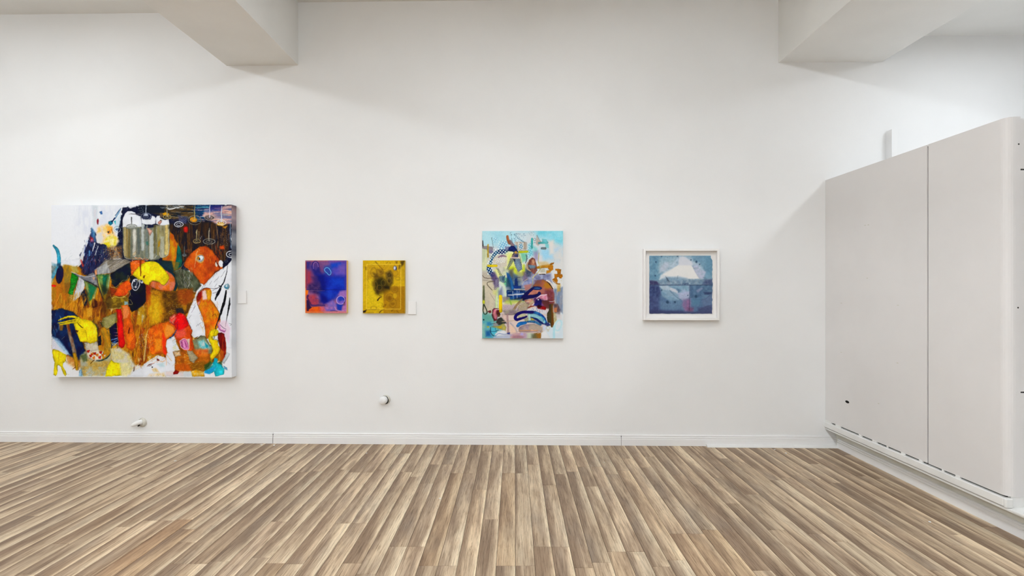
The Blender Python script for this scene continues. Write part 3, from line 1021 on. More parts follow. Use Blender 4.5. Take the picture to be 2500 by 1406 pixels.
        E(x, y + 0.5, rx * 0.5, ry * 0.45, col, 0.95, 0.5, ring=1.3)
        if st: L([(x + 0.6, st), (x - 0.4, (st + y) / 2), (x, y - 1)], [1.6, 2.2, 2.6], sc_, 0.95)
    E(357, 524, 6, 4, (190, 200, 216), 0.9, 1)
    E(454.5, 560, 6.5, 8, (216, 62, 40), 1, 1.4, c2=(190, 40, 30), ns=(5, 5))
    L([(563, 538), (562, 565), (564.5, 606)], 1.8, (176, 200, 222), 0.95)
    P([(540, 553), (556, 551), (550, 558)], (212, 150, 50), 0.9, 1)
    L([(480, 582), (480, 562)], 1.6, (206, 186, 140)); L([(486, 582), (486, 565)], 1.4, (196, 170, 120))
    L([(489, 583), (493, 576)], 1.2, (190, 190, 196))
    # tube cluster
    GR, GR2 = (126, 126, 108), (104, 108, 96)
    P([(300, 548), (346, 548), (346, 560), (415, 545), (415, 605), (412, 622), (404, 628), (393, 628), (388, 632), (374, 636), (362, 634), (350, 632), (340, 635), (320, 632), (306, 630), (301, 615)],
      GR, 1, 0.8, GR2, (4, 40))
    P([(380, 548), (414, 545), (414, 612), (404, 627), (392, 628), (384, 610)], (160, 158, 138), 0.9, 1.5, (130, 122, 86), (5, 30))
    for (x0, x1, y0, y1, col, al) in ((303, 308, 556, 622, (176, 156, 106), 0.85), (309, 313, 560, 626, (150, 120, 56), 0.7), (314, 319, 560, 628, (104, 88, 46), 0.8),
                                      (324, 334, 562, 622, (206, 204, 194), 0.95), (336, 342, 558, 618, (84, 92, 92), 0.8), (345, 354, 550, 608, (196, 202, 200), 0.9),
                                      (356, 362, 552, 626, (116, 126, 122), 0.8), (366, 376, 570, 628, (180, 186, 184), 0.85), (376, 381, 550, 616, (88, 82, 50), 0.7),
                                      (384, 390, 556, 620, (140, 132, 84), 0.8), (394, 401, 580, 624, (166, 166, 150), 0.8), (403, 412, 552, 618, (220, 196, 128), 0.9)):
        L([((x0 + x1) / 2, y0), ((x0 + x1) / 2, y1)], x1 - x0, col, al, 1.2)
    c.scatter((301, 555, 415, 628), 90, 30, 1.2, 90, [(90, 92, 80), (150, 148, 128), (70, 74, 66), (196, 188, 160)], 0.5, 3)
    P([(325, 618), (333, 610), (334, 618), (330, 624), (325, 623)], (222, 204, 168), 0.9, 1)
    L([(302, 612), (306, 627), (318, 632), (332, 630), (342, 628)], 1.5, (160, 154, 138), 0.8)
    L([(344, 628), (352, 634), (362, 633), (366, 618), (366, 570)], 1.3, (184, 176, 160), 0.7)
    L([(384, 622), (378, 630), (370, 632)], 1.5, (170, 172, 166), 0.8)
    L([(412, 560), (413, 610), (406, 624), (394, 627), (390, 615)], 1.4, (196, 188, 170), 0.8)
    P([(300, 554), (301, 532), (306, 520), (312, 515), (322, 514.5), (331, 518), (333, 523), (344, 527), (346.5, 540), (346, 553), (336, 553), (322, 556), (308, 553)], W, 1, 0.7)
    P([(346.5, 530), (350, 535), (368, 535), (372, 526), (378, 528), (381, 533), (380, 545), (372, 547.5), (358, 547.5), (347, 545)], W, 1, 0.7)
    P([(381, 532), (384, 526), (391, 525.5), (392, 531), (399, 535), (404, 537), (412, 535), (414, 547), (404, 550), (392, 549), (381.5, 545)], W, 1, 0.7)
    P([(391, 519), (398, 518), (398, 530), (392, 531)], (126, 100, 70), 0.6, 1.5)
    L([(315, 522), (330, 521.5), (346, 522.5)], [0.5, 2.4, 1.6], (120, 116, 124), 0.9)
    L([(321.5, 530), (322.5, 547)], [3, 2.4], (130, 132, 132)); L([(321.8, 532), (322.6, 546)], 1, (190, 192, 192))
    E(323, 552, 12, 5.5, (160, 164, 158), 1, 0.6, ring=1.6); E(323, 552.3, 10, 4, (138, 140, 132), 0.8, 0.8)
    E(324, 552, 5, 2.2, (186, 190, 188), 0.9, 0.5, ring=1.0)
    P([(358.5, 555), (364, 557), (372.5, 561), (372.5, 567), (367, 575), (363.5, 569)], (214, 166, 150), 1, 0.6)
    P([(387, 541), (395, 536), (396, 542), (391, 548), (387, 546)], (206, 152, 138), 1, 0.6)
    P([(390, 537), (396, 536), (396, 540)], (110, 96, 76), 0.9, 0.6)
    P([(357, 590), (363, 588), (363, 598), (358, 597)], (50, 106, 94), 0.7, 1.5)
    P([(388, 590), (392, 585), (391, 600), (386, 603)], (160, 120, 26), 0.8, 1)
    # left cyan tail
    L([(131.5, 599), (139, 608), (143, 620), (144.5, 640), (141, 652), (134, 664), (129, 676)], [5, 8, 9, 8.5, 8, 8, 7], (52, 156, 188), 1, 0.7, (80, 176, 202), (6, 10))
    P([(126, 640), (144, 645), (136, 668), (126, 690)], (122, 158, 170), 0.75, 3, (70, 120, 140), (5, 10))
    # left middle: ochre wall, white notch
    P([(147, 636), (198, 630), (194, 645), (185, 650), (172, 648), (160, 643), (150, 642)], W, 1, 2, warp=1.5)
    c.scatter((150, 612, 175, 645), 26, 10, 1.4, 150, [(206, 214, 214), (186, 200, 204)], 0.7, 14)
    P([(128, 690), (180, 660), (180, 760), (150, 760), (128, 740)], (172, 104, 18), 0.85, 4, (150, 112, 34), (8, 22))
    P([(154, 645), (175, 648), (174, 690), (158, 695)], (164, 128, 32), 0.85, 3, (130, 110, 50), (6, 12))
    P([(172, 650), (188, 648), (194, 664), (180, 668)], (170, 160, 90), 0.8, 3)
    P([(157, 690), (172, 688), (170, 716), (160, 714)], (118, 86, 36), 0.8, 2)
    E(146, 670, 9, 22, (18, 18, 58), 1, 1.2, rot=6, c2=(36, 26, 64), ns=(6, 12))
    L([(144, 645), (149, 658)], 8, (30, 40, 64), 0.7, 3)
    E(131, 697, 5.4, 3, (224, 34, 30), 1, 1.2)
    # green block with hatch
    P([(176, 664), (192, 673.5), (190, 684), (186, 695), (181, 706), (178, 719), (166, 716), (171, 700), (172, 685)], (14, 134, 14), 1, 0.8, (6, 100, 18), (8, 4))
    for k in range(14):
        y = 676 + k * 4.3
        L([(174 - k * 0.3, y + 2), (190 - k * 1.2, y)], 0.7, (120, 190, 110) if k < 8 else (206, 214, 200), 0.65)
    # grey-white stripes
    P([(193, 674), (213, 674), (208, 696), (205, 706), (194, 724), (180, 736), (178, 730), (187, 700)], (188, 190, 196), 1, 1, (214, 214, 216), (4, 12))
    for k in range(5):
        L([(190 + k * 3, 684), (178 + k * 3.6, 736 - k * 4)], 0.9, (120, 124, 134), 0.6)
    # banner of grey ribbons
    P([(258, 634), (310, 632), (322, 638), (308, 648), (272, 666), (240, 668), (236, 655)], (150, 146, 140), 1, 1, (120, 112, 100), (14, 3), na=-28)
    c.scatter((258, 630, 318, 664), 120, 26, 1.1, -28, [(196, 188, 172), (84, 78, 68), (60, 54, 46), (176, 164, 144), (130, 120, 104)], 0.8, 5)
    P([(230, 658), (262, 640), (270, 666), (238, 670)], (176, 178, 180), 0.8, 2, (140, 142, 146), (3, 8))
    P([(172, 662), (206, 674), (228, 664), (236, 672), (240, 698), (203, 682)], (146, 146, 154), 1, 1, (112, 114, 122), (8, 4))
    L([(174, 662), (210, 675), (240, 668)], 1.4, (206, 204, 204), 0.8)
    L([(203, 682), (222, 690), (240, 700)], [1, 3.4, 2], (50, 54, 60))
    P([(231, 660), (237, 656), (238, 668), (233, 674)], (226, 160, 116), 1, 1.2); P([(226, 676), (233, 676), (231, 684)], (216, 160, 120), 0.8, 1.2)
    # green pennants
    P([(205, 684), (238, 700), (231, 724), (221.5, 748), (216, 738), (212, 712)], (92, 132, 74), 1, 0.8, (60, 104, 60), (6, 10))
    P([(219, 693), (234, 700), (226, 726), (218, 736), (217, 712)], (24, 104, 74), 0.85, 3)
    L([(237, 703), (230, 724), (223, 742)], [3, 5, 4], (206, 204, 130), 0.9, 1.6)
    P([(206, 686), (213, 690), (218, 712), (214, 716)], (150, 146, 84), 0.8, 2)
    P([(217, 736), (225, 730), (221.5, 748)], (222, 194, 24), 1, 1)
    P([(212, 706), (216, 712), (215, 736), (210, 724)], (60, 56, 36), 0.7, 2)
    P([(236, 669), (269.5, 668), (267, 696), (262, 716), (256, 738), (249, 720), (242, 696)], (120, 146, 80), 1, 0.8, (70, 110, 60), (6, 9))
    P([(252, 671), (262, 672), (260, 700), (256, 720), (251, 706)], (14, 112, 92), 0.95, 2.4, (24, 84, 60), (4, 9))
    L([(268, 670), (265, 698), (259, 724)], [4, 4, 2], (186, 200, 140), 0.9, 1.2)
    L([(238, 674), (245, 700), (253, 728)], [3, 4, 2], (200, 196, 80), 0.8, 1.4)
    P([(250, 722), (262, 716), (256, 738)], (228, 198, 22), 1, 1)
    L([(238, 668), (240, 690), (246, 712), (252, 730)], [1, 2.6, 3, 2], (76, 78, 84), 0.9, 0.8)
    # navy hollows
    P([(198, 716), (206, 706), (212, 720), (214, 745), (205, 745), (200, 730)], (22, 30, 50), 0.95, 1.5)
    P([(270, 668), (306, 646), (320, 640), (322, 668), (310, 684), (294, 690), (284, 702), (274, 692)], (14, 24, 44), 1, 1.5, (34, 42, 40), (14, 14))
    P([(318, 674), (326, 670), (346, 688), (357, 694), (358.5, 734), (344, 750), (322, 761), (314, 745), (316, 712)], (9, 15, 40), 1, 1, (26, 28, 34), (20, 20))
    P([(228, 728), (240, 735), (240, 748), (222, 752)], (56, 24, 16), 0.9, 2)
    P([(240, 735), (252, 736), (250, 770), (236, 772)], (92, 44, 10), 0.8, 3)
    # ochre drapery and flames under the pennants
    c.scatter((140, 722, 262, 775), 110, 24, 5, 105, [(196, 138, 34), (170, 112, 24), (140, 84, 16), (214, 160, 60), (120, 66, 16)], 0.7, 22, 1.4)
    P([(212, 752), (222, 748), (226, 768), (214, 776)], (206, 152, 54), 0.8, 2)
    L([(178, 733), (164, 752), (150, 766)], 2, (196, 140, 50), 0.7)
    # orange lizard
    P([(312, 684), (321, 690), (322, 704), (312, 716), (298, 724), (284, 722), (276, 714), (288, 702), (298, 690)], (224, 96, 12), 1, 1, (206, 74, 6), (8, 8), 1)
    c.scatter((288, 688, 320, 718), 40, 5, 1.8, 120, [(236, 140, 30), (190, 60, 4), (230, 116, 20)], 0.7, 40)
    P([(268, 700), (286, 706), (280, 718), (270, 726)], (132, 52, 10), 0.9, 2)
    P([(264, 724), (310, 722), (316, 740), (300, 752), (264, 752), (258, 738)], (150, 128, 40), 0.9, 2, (90, 74, 26), (7, 6))
    L([(273, 700), (283, 700), (292, 692), (300, 684), (310, 682), (314, 671), (320, 684)], 1.1, (206, 188, 130), 0.9)
    L([(272, 726), (284, 724), (300, 726), (312, 716), (317, 708), (318, 720), (312, 728), (320, 732), (324, 742), (314, 742), (306, 738)], 1.2, (216, 196, 120), 0.9)
    L([(262, 752), (276, 754), (284, 752), (300, 750)], 1.4, (224, 206, 130), 0.95)
    L([(270, 718), (274, 728), (280, 724), (296, 726), (304, 722)], 1.2, (222, 190, 90), 0.8)
    P([(305, 735), (313, 735), (314, 744), (304, 745)], (130, 170, 190), 0.8, 1.4)
    # spectacled eye
    E(332, 694, 9, 13.5, (40, 44, 58), 1, 0.6, rot=8); E(332, 694, 9.4, 13.8, (226, 228, 236), 1, 0.5, rot=8, ring=1.6)
    E(329.5, 691, 5.4, 10, (216, 220, 230), 0.9, 0.5, rot=20, ring=1.1); E(329, 685, 2, 2, (222, 224, 230), 1); E(332, 700, 2.2, 2.2, (222, 224, 230), 1)
    E(346, 683, 5.4, 8, (206, 210, 222), 0.9, 0.8, rot=-18); E(346, 684, 2.4, 3.4, (60, 70, 100), 1, 0.6)
    # orange brow above the yellow patch
    P([(318, 640), (330, 634), (352, 634), (360, 640), (346, 650), (330, 662), (322, 670)], (216, 110, 40), 0.95, 2, (200, 80, 20), (6, 8))
    c.scatter((322, 628, 362, 644), 30, 6, 2.2, 30, [(238, 180, 150), (230, 120, 60), (224, 90, 40), (240, 206, 190)], 0.8, 40)
    # brown shell behind yellow
    P([(404, 658), (420, 666), (428, 680), (429, 694), (424, 706), (410, 713), (390, 709), (372, 701), (366, 694), (372, 685), (390, 688), (406, 684)], (204, 106, 42), 1, 0.8, (196, 116, 92), (9, 9), smooth=True)
    P([(396, 692), (412, 676), (414, 690), (404, 698)], (200, 130, 120), 0.8, 3)
    # dark teal contour
    L([(388, 640), (402, 652), (420, 664), (430, 678), (432, 694), (426, 710)], [4, 7, 7, 5, 7, 5], (4, 46, 66), 0.95, 1.4)
    P([(384, 634), (420, 636), (428, 662), (416, 662), (396, 646)], (10, 44, 60), 0.9, 2)
    P([(420, 636), (440, 640), (434, 660), (424, 660)], (120, 100, 40), 0.7, 2)
    # yellow shape
    P([(345, 645), (358, 638), (376, 637), (388, 642), (400, 654), (406, 662), (412, 670), (414, 678), (408, 689), (401, 695.5), (396, 694), (389, 688), (380, 685), (373, 685), (368, 689), (366, 695), (356, 694), (349, 684),
       (338, 680), (325, 670), (328, 662), (338, 652)], YEL, 1, 0.6, (222, 198, 6), (16, 16))
    L([(366, 695), (368, 689), (373, 685), (380, 685), (389, 688), (396, 694), (401, 695.5), (409, 688), (414, 678)], 1.0, (120, 80, 10), 0.8)
    L([(343.5, 638), (344, 655), (344.5, 672)], [5, 3, 2], (140, 52, 6), 0.9, 1)
    P([(350, 672), (356, 671), (353, 679), (350, 678)], (120, 60, 10), 0.9, 1)
    L([(365, 697), (376, 704), (392, 708), (404, 709)], 1.4, (90, 60, 20), 0.8)
    # grey-green trunk between shell and head
    P([(424, 660), (444, 654), (470, 664), (486, 684), (492, 696), (478, 712), (458, 705), (436, 712), (432, 690)], (86, 92, 72), 1, 2.5, (60, 62, 48), (7, 12))
    c.scatter((440, 655, 472, 700), 70, 12, 1.2, 75, [(206, 206, 200), (150, 152, 140), (40, 44, 44), (190, 176, 150)], 0.75, 18)
    L([(427, 661), (440, 656), (450, 640)], 1, (150, 160, 150), 0.6)
    c.scatter((448, 672, 466, 704), 30, 8, 1.4, 100, [(226, 226, 226), (30, 34, 60), (206, 200, 190)], 0.85, 18)
    # furry brown body
    P([(357, 694), (372, 704), (404, 712), (430, 710), (456, 704), (480, 712), (470, 738), (460, 762), (452, 768), (430, 764), (415, 780), (370, 800), (350, 800), (350, 760), (359, 735)],
      (158, 112, 16), 1, 2.5, (96, 62, 14), (10, 10), 2)
    P([(366, 716), (392, 722), (400, 752), (394, 786), (366, 790), (358, 752)], (186, 146, 22), 0.85, 6, (150, 104, 14), (6, 10))
    P([(434, 706), (470, 704), (474, 730), (452, 745), (432, 738)], (138, 68, 8), 0.9, 5)
    P([(400, 712), (432, 712), (438, 740), (440, 760), (410, 766), (400, 744)], (88, 60, 16), 0.75, 6, (60, 40, 14), (4, 3))
    c.scatter((366, 712, 452, 768), 220, 7, 1.6, 165, [(196, 156, 40), (76, 46, 12), (140, 84, 16), (210, 176, 60), (110, 60, 14), (60, 44, 20)], 0.7, 22)
    P([(357, 694), (368, 698), (370, 742), (364, 752), (358, 738)], (138, 44, 6), 0.85, 3)
    c.scatter((360, 745, 400, 800), 70, 26, 2.6, 92, [(206, 160, 30), (176, 104, 14), (140, 66, 8), (216, 176, 60), (190, 90, 10)], 0.7, 10)
    c.scatter((410, 742, 448, 765), 26, 1.6, 1.6, 0, [(226, 216, 190), (230, 226, 220)], 0.9, 90)
    P([(428, 752), (446, 750), (452, 764), (434, 768)], (24, 28, 50), 0.8, 2.5)
    P([(338, 752), (352, 744), (356, 770), (346, 790), (334, 792)], (176, 140, 30), 0.8, 3, (196, 186, 140), (5, 10))
    # white drapery on the right
    P([(566, 634), (556, 645), (545, 655), (530, 662), (516, 676), (500, 694), (484, 712), (474, 728), (467, 745), (459, 765), (455, 778), (463, 794), (471, 806), (468, 816), (475, 824), (500, 818), (512, 840), (566, 850)], W, 1, 0.7)
    for (x, y, l) in ((505, 690, 12), (512, 682, 14), (520, 676, 14), (500, 698, 8), (528, 668, 12), (512, 694, 10), (523, 688, 10), (534, 662, 10), (545, 657, 12), (493, 704, 10), (486, 716, 10), (500, 708, 7),
                      (530, 682, 9), (540, 676, 8), (524, 700, 10), (478, 732, 10), (474, 745, 8), (468, 762, 18), (472, 752, 10), (487, 765, 10), (462, 776, 10), (480, 795, 7), (484, 794, 7), (488, 790, 6), (494, 800, 6), (545, 668, 10)):
        g = math.radians(-50 - 12 * c.rs.rand())
        L([(x, y), (x + l * math.cos(g), y + l * math.sin(g))], [0.5, 1.3, 0.4], (40, 42, 60), 0.85)
    L([(522, 668), (531, 661), (540, 656)], [1, 3, 1], (120, 50, 20)); L([(510, 680), (520, 670)], [0.5, 2, 0.5], (170, 90, 40))
    L([(471, 735), (463, 756), (457, 772)], [0.6, 1.4, 0.6], (150, 110, 60), 0.7)
    # orange arm
    P([(480, 728), (483, 718), (492, 708), (501, 702), (512, 703), (517.5, 712), (515, 730), (524, 742), (533, 757), (537, 768), (538, 788), (532, 800), (520, 812), (508, 826), (502, 822), (501, 802), (497, 782), (490, 760), (482, 742)],
      (206, 136, 16), 1, 0.7, (198, 92, 12), (9, 14), smooth=True)
    P([(480, 726), (484, 716), (496, 706), (500, 712), (492, 726), (483, 738)], (140, 22, 10), 0.95, 2.5)
    P([(494, 710), (502, 706), (508, 720), (506, 730), (496, 732), (494, 722)], (226, 196, 192), 0.95, 3)
    P([(482, 738), (490, 733), (488, 743), (484, 746)], (228, 150, 160), 0.9, 1.6)
    P([(502, 706), (514, 706), (515, 728), (508, 736), (506, 722)], (214, 158, 40), 0.9, 1.6)
    c.scatter((488, 735, 534, 810), 80, 12, 2.4, 70, [(196, 96, 12), (212, 150, 20), (176, 76, 8), (224, 170, 50), (204, 112, 20)], 0.6, 30)
    P([(494, 740), (500, 745), (498, 770), (492, 765)], (206, 116, 50), 0.7, 2.5)
    L([(480, 728), (486, 712), (500, 702), (512, 703), (528, 703), (540, 696)], [0.8, 1.2, 1, 0.9, 0.7], (50, 40, 50), 0.85)
    L([(514, 732), (526, 745), (536, 764)], 0.9, (70, 50, 40), 0.8); L([(482, 742), (490, 762), (496, 788)], 0.8, (90, 40, 30), 0.8)
    # black ink strokes
    L([(555.5, 648), (554, 662), (548, 684), (538, 702), (530, 718)], [0.8, 1.4, 2.2, 3.0, 3.6], (16, 16, 26))
    L([(540, 704), (533, 716), (526, 728)], [2, 6, 2.5], (16, 16, 26)); L([(535, 697), (542, 700)], 2, (16, 16, 26)); L([(530, 722), (526, 732)], [3, 2], (16, 16, 26))
    L([(552.5, 709), (548, 734), (541, 757), (539, 764), (534, 780), (526, 800), (524, 826)], [4, 6, 6, 5, 3, 1.8, 0.8], (14, 14, 22))
    L([(561, 726), (560, 742), (557, 760), (554, 776), (550, 798)], [1.5, 4.4, 3, 1.6, 0.8], (14, 14, 22))
    L([(520, 715), (530, 712), (536, 705)], 0.8, (60, 60, 76)); L([(520, 708), (532, 702), (544, 694)], 0.8, (60, 60, 76))
    E(553, 699, 5, 6, (60, 140, 176), 0.9, 1.6); L([(556, 692), (560, 698), (556, 706)], 1.6, (110, 140, 150)); E(553, 697, 2.4, 3, (214, 224, 230), 0.9, 1)
    E(560, 709, 6, 3.4, (206, 204, 190), 0.7, 0.6, ring=0.8)
    # pink lines right
    P([(532, 785), (552, 782), (562, 800), (558, 835), (548, 815), (538, 810)], (222, 190, 212), 0.75, 5)
    P([(531, 792), (537, 790), (540, 802), (552, 806), (548, 812), (536, 806)], (206, 130, 180), 0.85, 1.6)
    L([(529, 788), (536, 802), (546, 808), (551, 806)], 0.9, (80, 40, 90)); L([(538, 792), (546, 800), (552, 803)], 0.9, (90, 60, 110))
    L([(518, 770), (526, 766), (530, 776)], 0.7, (90, 40, 30)); L([(560, 788), (565, 790), (562, 794)], 0.7, (150, 140, 160))
    # red arm
    P([(408, 796), (420, 784), (428, 766), (440, 762), (450, 766), (457, 778), (465, 798), (470, 806), (467, 815), (472, 834), (474, 852), (464, 860), (448, 854), (434, 834), (426, 812)], (206, 84, 30), 1, 0.8, (190, 70, 20), (7, 9))
    P([(424, 774), (438, 762), (450, 767), (458, 782), (460, 794), (446, 806), (434, 808), (426, 790)], (216, 10, 20), 1, 2.5, (196, 20, 30), (6, 6))
    P([(414, 772), (428, 764), (432, 775), (424, 790), (414, 786)], (214, 70, 60), 0.9, 2.5, (226, 130, 110), (4, 4))
    P([(428, 806), (452, 800), (456, 816), (444, 824), (430, 824)], (216, 90, 80), 0.8, 4)
    c.scatter((414, 764, 448, 784), 22, 5, 1.6, 150, [(240, 200, 190), (230, 90, 80), (120, 20, 40)], 0.7, 40)
    L([(412, 777), (424, 791), (434, 785)], 1.2, (70, 30, 80), 0.8); L([(433, 790), (434, 800), (426, 814)], 1.2, (80, 20, 60), 0.8)
    L([(457, 776), (463, 792), (470, 804)], 1.2, (40, 60, 90), 0.85)
    L([(442, 797), (450, 787)], [0.6, 2.4, 0.6], (238, 80, 90))
    P([(440, 831), (448, 826), (456, 828), (461, 838), (462, 850), (456, 853), (447, 850), (441, 842)], (214, 130, 178), 1, 0.7)
    P([(440, 831), (448, 826), (456, 828), (461, 838), (462, 850), (456, 853), (447, 850), (441, 842)], (244, 200, 206), 0, 0.7)
    L([(440, 831), (448, 826), (456, 828), (461, 838), (462, 850), (456, 853), (447, 850), (441, 842), (440, 831)], 1.5, (244, 196, 204), 1, 0.5)
    L([(444, 834), (447, 846)], 3, (196, 100, 160), 0.9); L([(452, 832), (456, 846)], 3, (196, 100, 160), 0.9); L([(448, 832), (451, 848)], 1, (240, 200, 220), 0.9)
    P([(457, 826), (464, 826), (464, 848), (461, 838)], (226, 206, 198), 0.9, 1.4)
    L([(432, 804), (426, 814), (416, 824), (408, 828)], [1, 3, 4, 2.4], (30, 84, 150))
    # orange body lower middle
    P([(362, 806), (372, 796), (390, 788), (412, 784), (424, 798), (430, 806), (420, 820), (408, 828), (405, 846), (408, 868), (396, 862), (372, 866), (362, 850), (358, 826)], (220, 116, 14), 1, 1, (196, 84, 6), (9, 12), 1)
    P([(408, 790), (424, 796), (428, 808), (412, 822), (404, 826), (402, 806)], (226, 146, 70), 0.85, 3)
    P([(398, 810), (406, 826), (404, 846), (409, 868), (400, 862), (396, 836)], (222, 52, 12), 0.9, 3)
    P([(378, 826), (396, 826), (396, 850), (380, 858)], (232, 150, 56), 0.8, 4)
    c.scatter((360, 795, 405, 865), 60, 14, 2.4, 80, [(230, 120, 10), (196, 80, 6), (236, 150, 40), (170, 64, 6)], 0.6, 30)
    # fibrous ochre brush mark
    c.scatter((330, 780, 366, 900), 150, 24, 2.2, 97, [(196, 104, 14), (140, 46, 6), (206, 150, 30), (216, 180, 90), (110, 30, 6), (180, 120, 20)], 0.75, 10)
    c.scatter((340, 815, 374, 850), 110, 4, 1.4, 110, [(226, 206, 190), (70, 50, 90), (150, 60, 30), (230, 220, 216), (190, 140, 110)], 0.8, 50)
    L([(366, 800), (358, 818), (356, 845), (352, 880)], [1, 2, 4, 3], (206, 186, 130), 0.7, 1)
    # white leg and foot
    P([(408, 829), (426, 819), (432, 838), (441, 854), (424, 858), (429, 872), (430, 905), (420, 918), (310, 918), (345, 895), (362, 880), (384, 866), (404, 872), (409, 860), (406, 845)], W, 1, 0.8, warp=1)
    for k in range(16):
        x, y = 412 + 12 * c.rs.rand() + k * 0.6, 826 + k * 2.0
        L([(x, y), (x + 7, y - 2)], 0.6, (110, 150, 150) if k < 9 else (196, 190, 60), 0.7)
    L([(360, 894), (366, 889), (378, 886)], [0.6, 2.4, 0.6], (110, 40, 20)); L([(364, 893), (370, 891)], 1.2, (60, 40, 40)); E(372.5, 895.5, 2.2, 1.6, (30, 24, 24), 0.9)
    P([(383, 875), (387, 874), (391, 879), (385, 880)], (110, 20, 10), 1, 0.8)
    P([(384, 888), (400, 884), (403, 894), (392, 894)], (176, 208, 214), 0.8, 2.5)
    c.scatter((362, 868, 404, 884), 26, 10, 2, 160, [(216, 120, 40), (232, 206, 190), (200, 170, 90), (240, 234, 230)], 0.8, 30)
    P([(371, 900), (382, 897), (390, 908), (376, 907)], (212, 176, 120), 0.8, 2); P([(365, 912), (402, 908), (404, 918), (362, 918)], (216, 180, 110), 0.7, 3, (226, 210, 180), (6, 4))
    P([(406, 906), (440, 902), (470, 904), (480, 918), (405, 918)], (222, 206, 196), 0.9, 3, (206, 196, 196), (8, 4))
    L([(408, 866), (416, 876), (420, 880)], 1.2, (196, 150, 90), 0.8); L([(406, 872), (407, 890)], 1.4, (216, 150, 80), 0.7)
    # vertical red bar, orange arm beside it
    P([(298, 746), (312, 742), (318, 752), (321, 780), (328, 806), (333, 830), (332, 848), (322, 856), (310, 848), (304, 815)], (214, 106, 26), 1, 1, (190, 84, 10), (6, 16), 1)
    P([(300, 748), (312, 744), (317, 760), (312, 775), (302, 778)], (214, 130, 84), 0.85, 2)
    c.scatter((302, 780, 328, 848), 40, 12, 2.6, 80, [(226, 126, 20), (200, 86, 8), (150, 50, 8), (216, 150, 40)], 0.65, 24)
    L([(317, 800), (315, 812)], 3, (110, 24, 6)); c.scatter((306, 845, 334, 868), 26, 9, 0.9, 75, [(70, 50, 30), (140, 90, 30)], 0.8, 40)
    P([(268, 802), (276, 790), (286, 787), (289, 834), (276, 838), (270, 826)], (4, 7, 48), 1, 1)
    c.scatter((272, 824, 292, 850), 40, 11, 2.2, 152, [(40, 80, 190), (90, 150, 216), (14, 20, 90), (226, 232, 238), (130, 180, 226)], 0.85, 10)
    P([(285, 754), (297, 753), (300, 776), (302, 806), (306.5, 838), (304, 846), (297.5, 850), (291, 844), (289, 812)], (214, 6, 8), 1, 0.7, (196, 4, 6), (5, 20), 0.6)
    L([(291, 765), (292, 775)], 1.4, (240, 120, 110), 0.8)
    for y in (801, 811, 818): L([(278, y), (288, y + 1)], [0.4, 1.2], (220, 130, 130), 0.8)
    # olive shapes around the yellow block
    P([(252, 775), (284, 762), (286, 784), (272, 798), (258, 802), (246, 790)], (110, 110, 62), 0.95, 2, (150, 146, 100), (8, 8))
    L([(246, 786), (254, 800), (264, 803), (274, 794)], 1.6, (30, 44, 40), 0.8); L([(262, 801), (272, 795)], [1, 4, 1], (196, 180, 100), 0.8)
    c.scatter((232, 782, 250, 806), 36, 3, 1.2, 40, [(190, 206, 206), (90, 110, 110), (40, 50, 60)], 0.8, 50)
    # lower left navy
    P([(126, 758), (150, 752), (180, 760), (196, 776), (190, 800), (206, 846), (212, 862), (205, 874), (190, 880), (168, 868), (148, 846), (126, 822)], (10, 42, 82), 1, 2, (10, 20, 54), (10, 14), 1)
    c.scatter((128, 775, 150, 815), 24, 12, 4, 95, [(130, 150, 190), (70, 100, 150), (24, 50, 100), (16, 70, 80)], 0.6, 14, 1.4)
    P([(180, 770), (196, 775), (206, 830), (196, 835), (184, 800)], (26, 14, 22), 0.9, 3)
    P([(144, 788), (155, 792), (153, 806), (146, 806)], (138, 96, 36), 0.85, 2)
    P([(126, 822), (142, 834), (156, 848), (168, 862), (160, 868), (140, 856), (126, 850)], (206, 206, 216), 1, 2)
    P([(126, 820), (142, 826), (158, 846), (172, 866), (164, 866), (146, 848)], (150, 182, 212), 0.8, 3)
    P([(126, 856), (150, 862), (190, 885), (196, 918), (126, 918)], (222, 222, 224), 1, 3)
    P([(160, 868), (188, 872), (198, 890), (190, 902), (166, 888)], (206, 152, 86), 0.85, 5, (176, 110, 40), (5, 7))
    L([(165, 792), (172, 820), (182, 858), (189, 900)], [8, 9, 10, 7], (132, 96, 74), 0.95, 1.4, (150, 136, 116), (6, 14))
    L([(182, 865), (187, 885), (188, 900)], [8, 9, 6], (206, 156, 24), 0.95, 1.4)
    L([(184, 896), (178, 901)], [2, 1], (176, 90, 20)); L([(164, 784), (170, 806)], [7, 6], (116, 52, 20), 0.8, 1.5)
    # green-grey ground
    P([(196, 868), (218, 850), (272, 860), (272, 918), (196, 918)], (164, 166, 150), 0.95, 4, (178, 152, 84), (14, 12))
    P([(196, 868), (212, 862), (214, 880), (204, 884)], (70, 84, 50), 0.85, 3)
    c.scatter((198, 885, 262, 917), 60, 8, 2.4, 150, [(196, 150, 60), (150, 160, 150), (120, 110, 70), (206, 196, 170), (110, 120, 110)], 0.6, 40)
    P([(194, 903), (200, 900), (202, 918), (193, 918)], (146, 190, 224), 0.95, 1.4)
    c.scatter((197, 894, 208, 917), 34, 5, 1.0, 120, [(40, 50, 60), (90, 100, 100)], 0.8, 60)
    # yellow block with fingers
    P([(206, 836), (238, 832), (242, 852), (236, 868), (212, 862)], (196, 190, 174), 0.95, 2)
    P([(178, 784), (190, 774), (204, 778), (222, 782), (232, 790), (238.5, 800), (239, 820), (237, 833), (221, 839), (212, 834), (196, 833), (190, 818), (185, 806)], (231, 208, 14), 1, 0.7, (220, 186, 10), (12, 12))
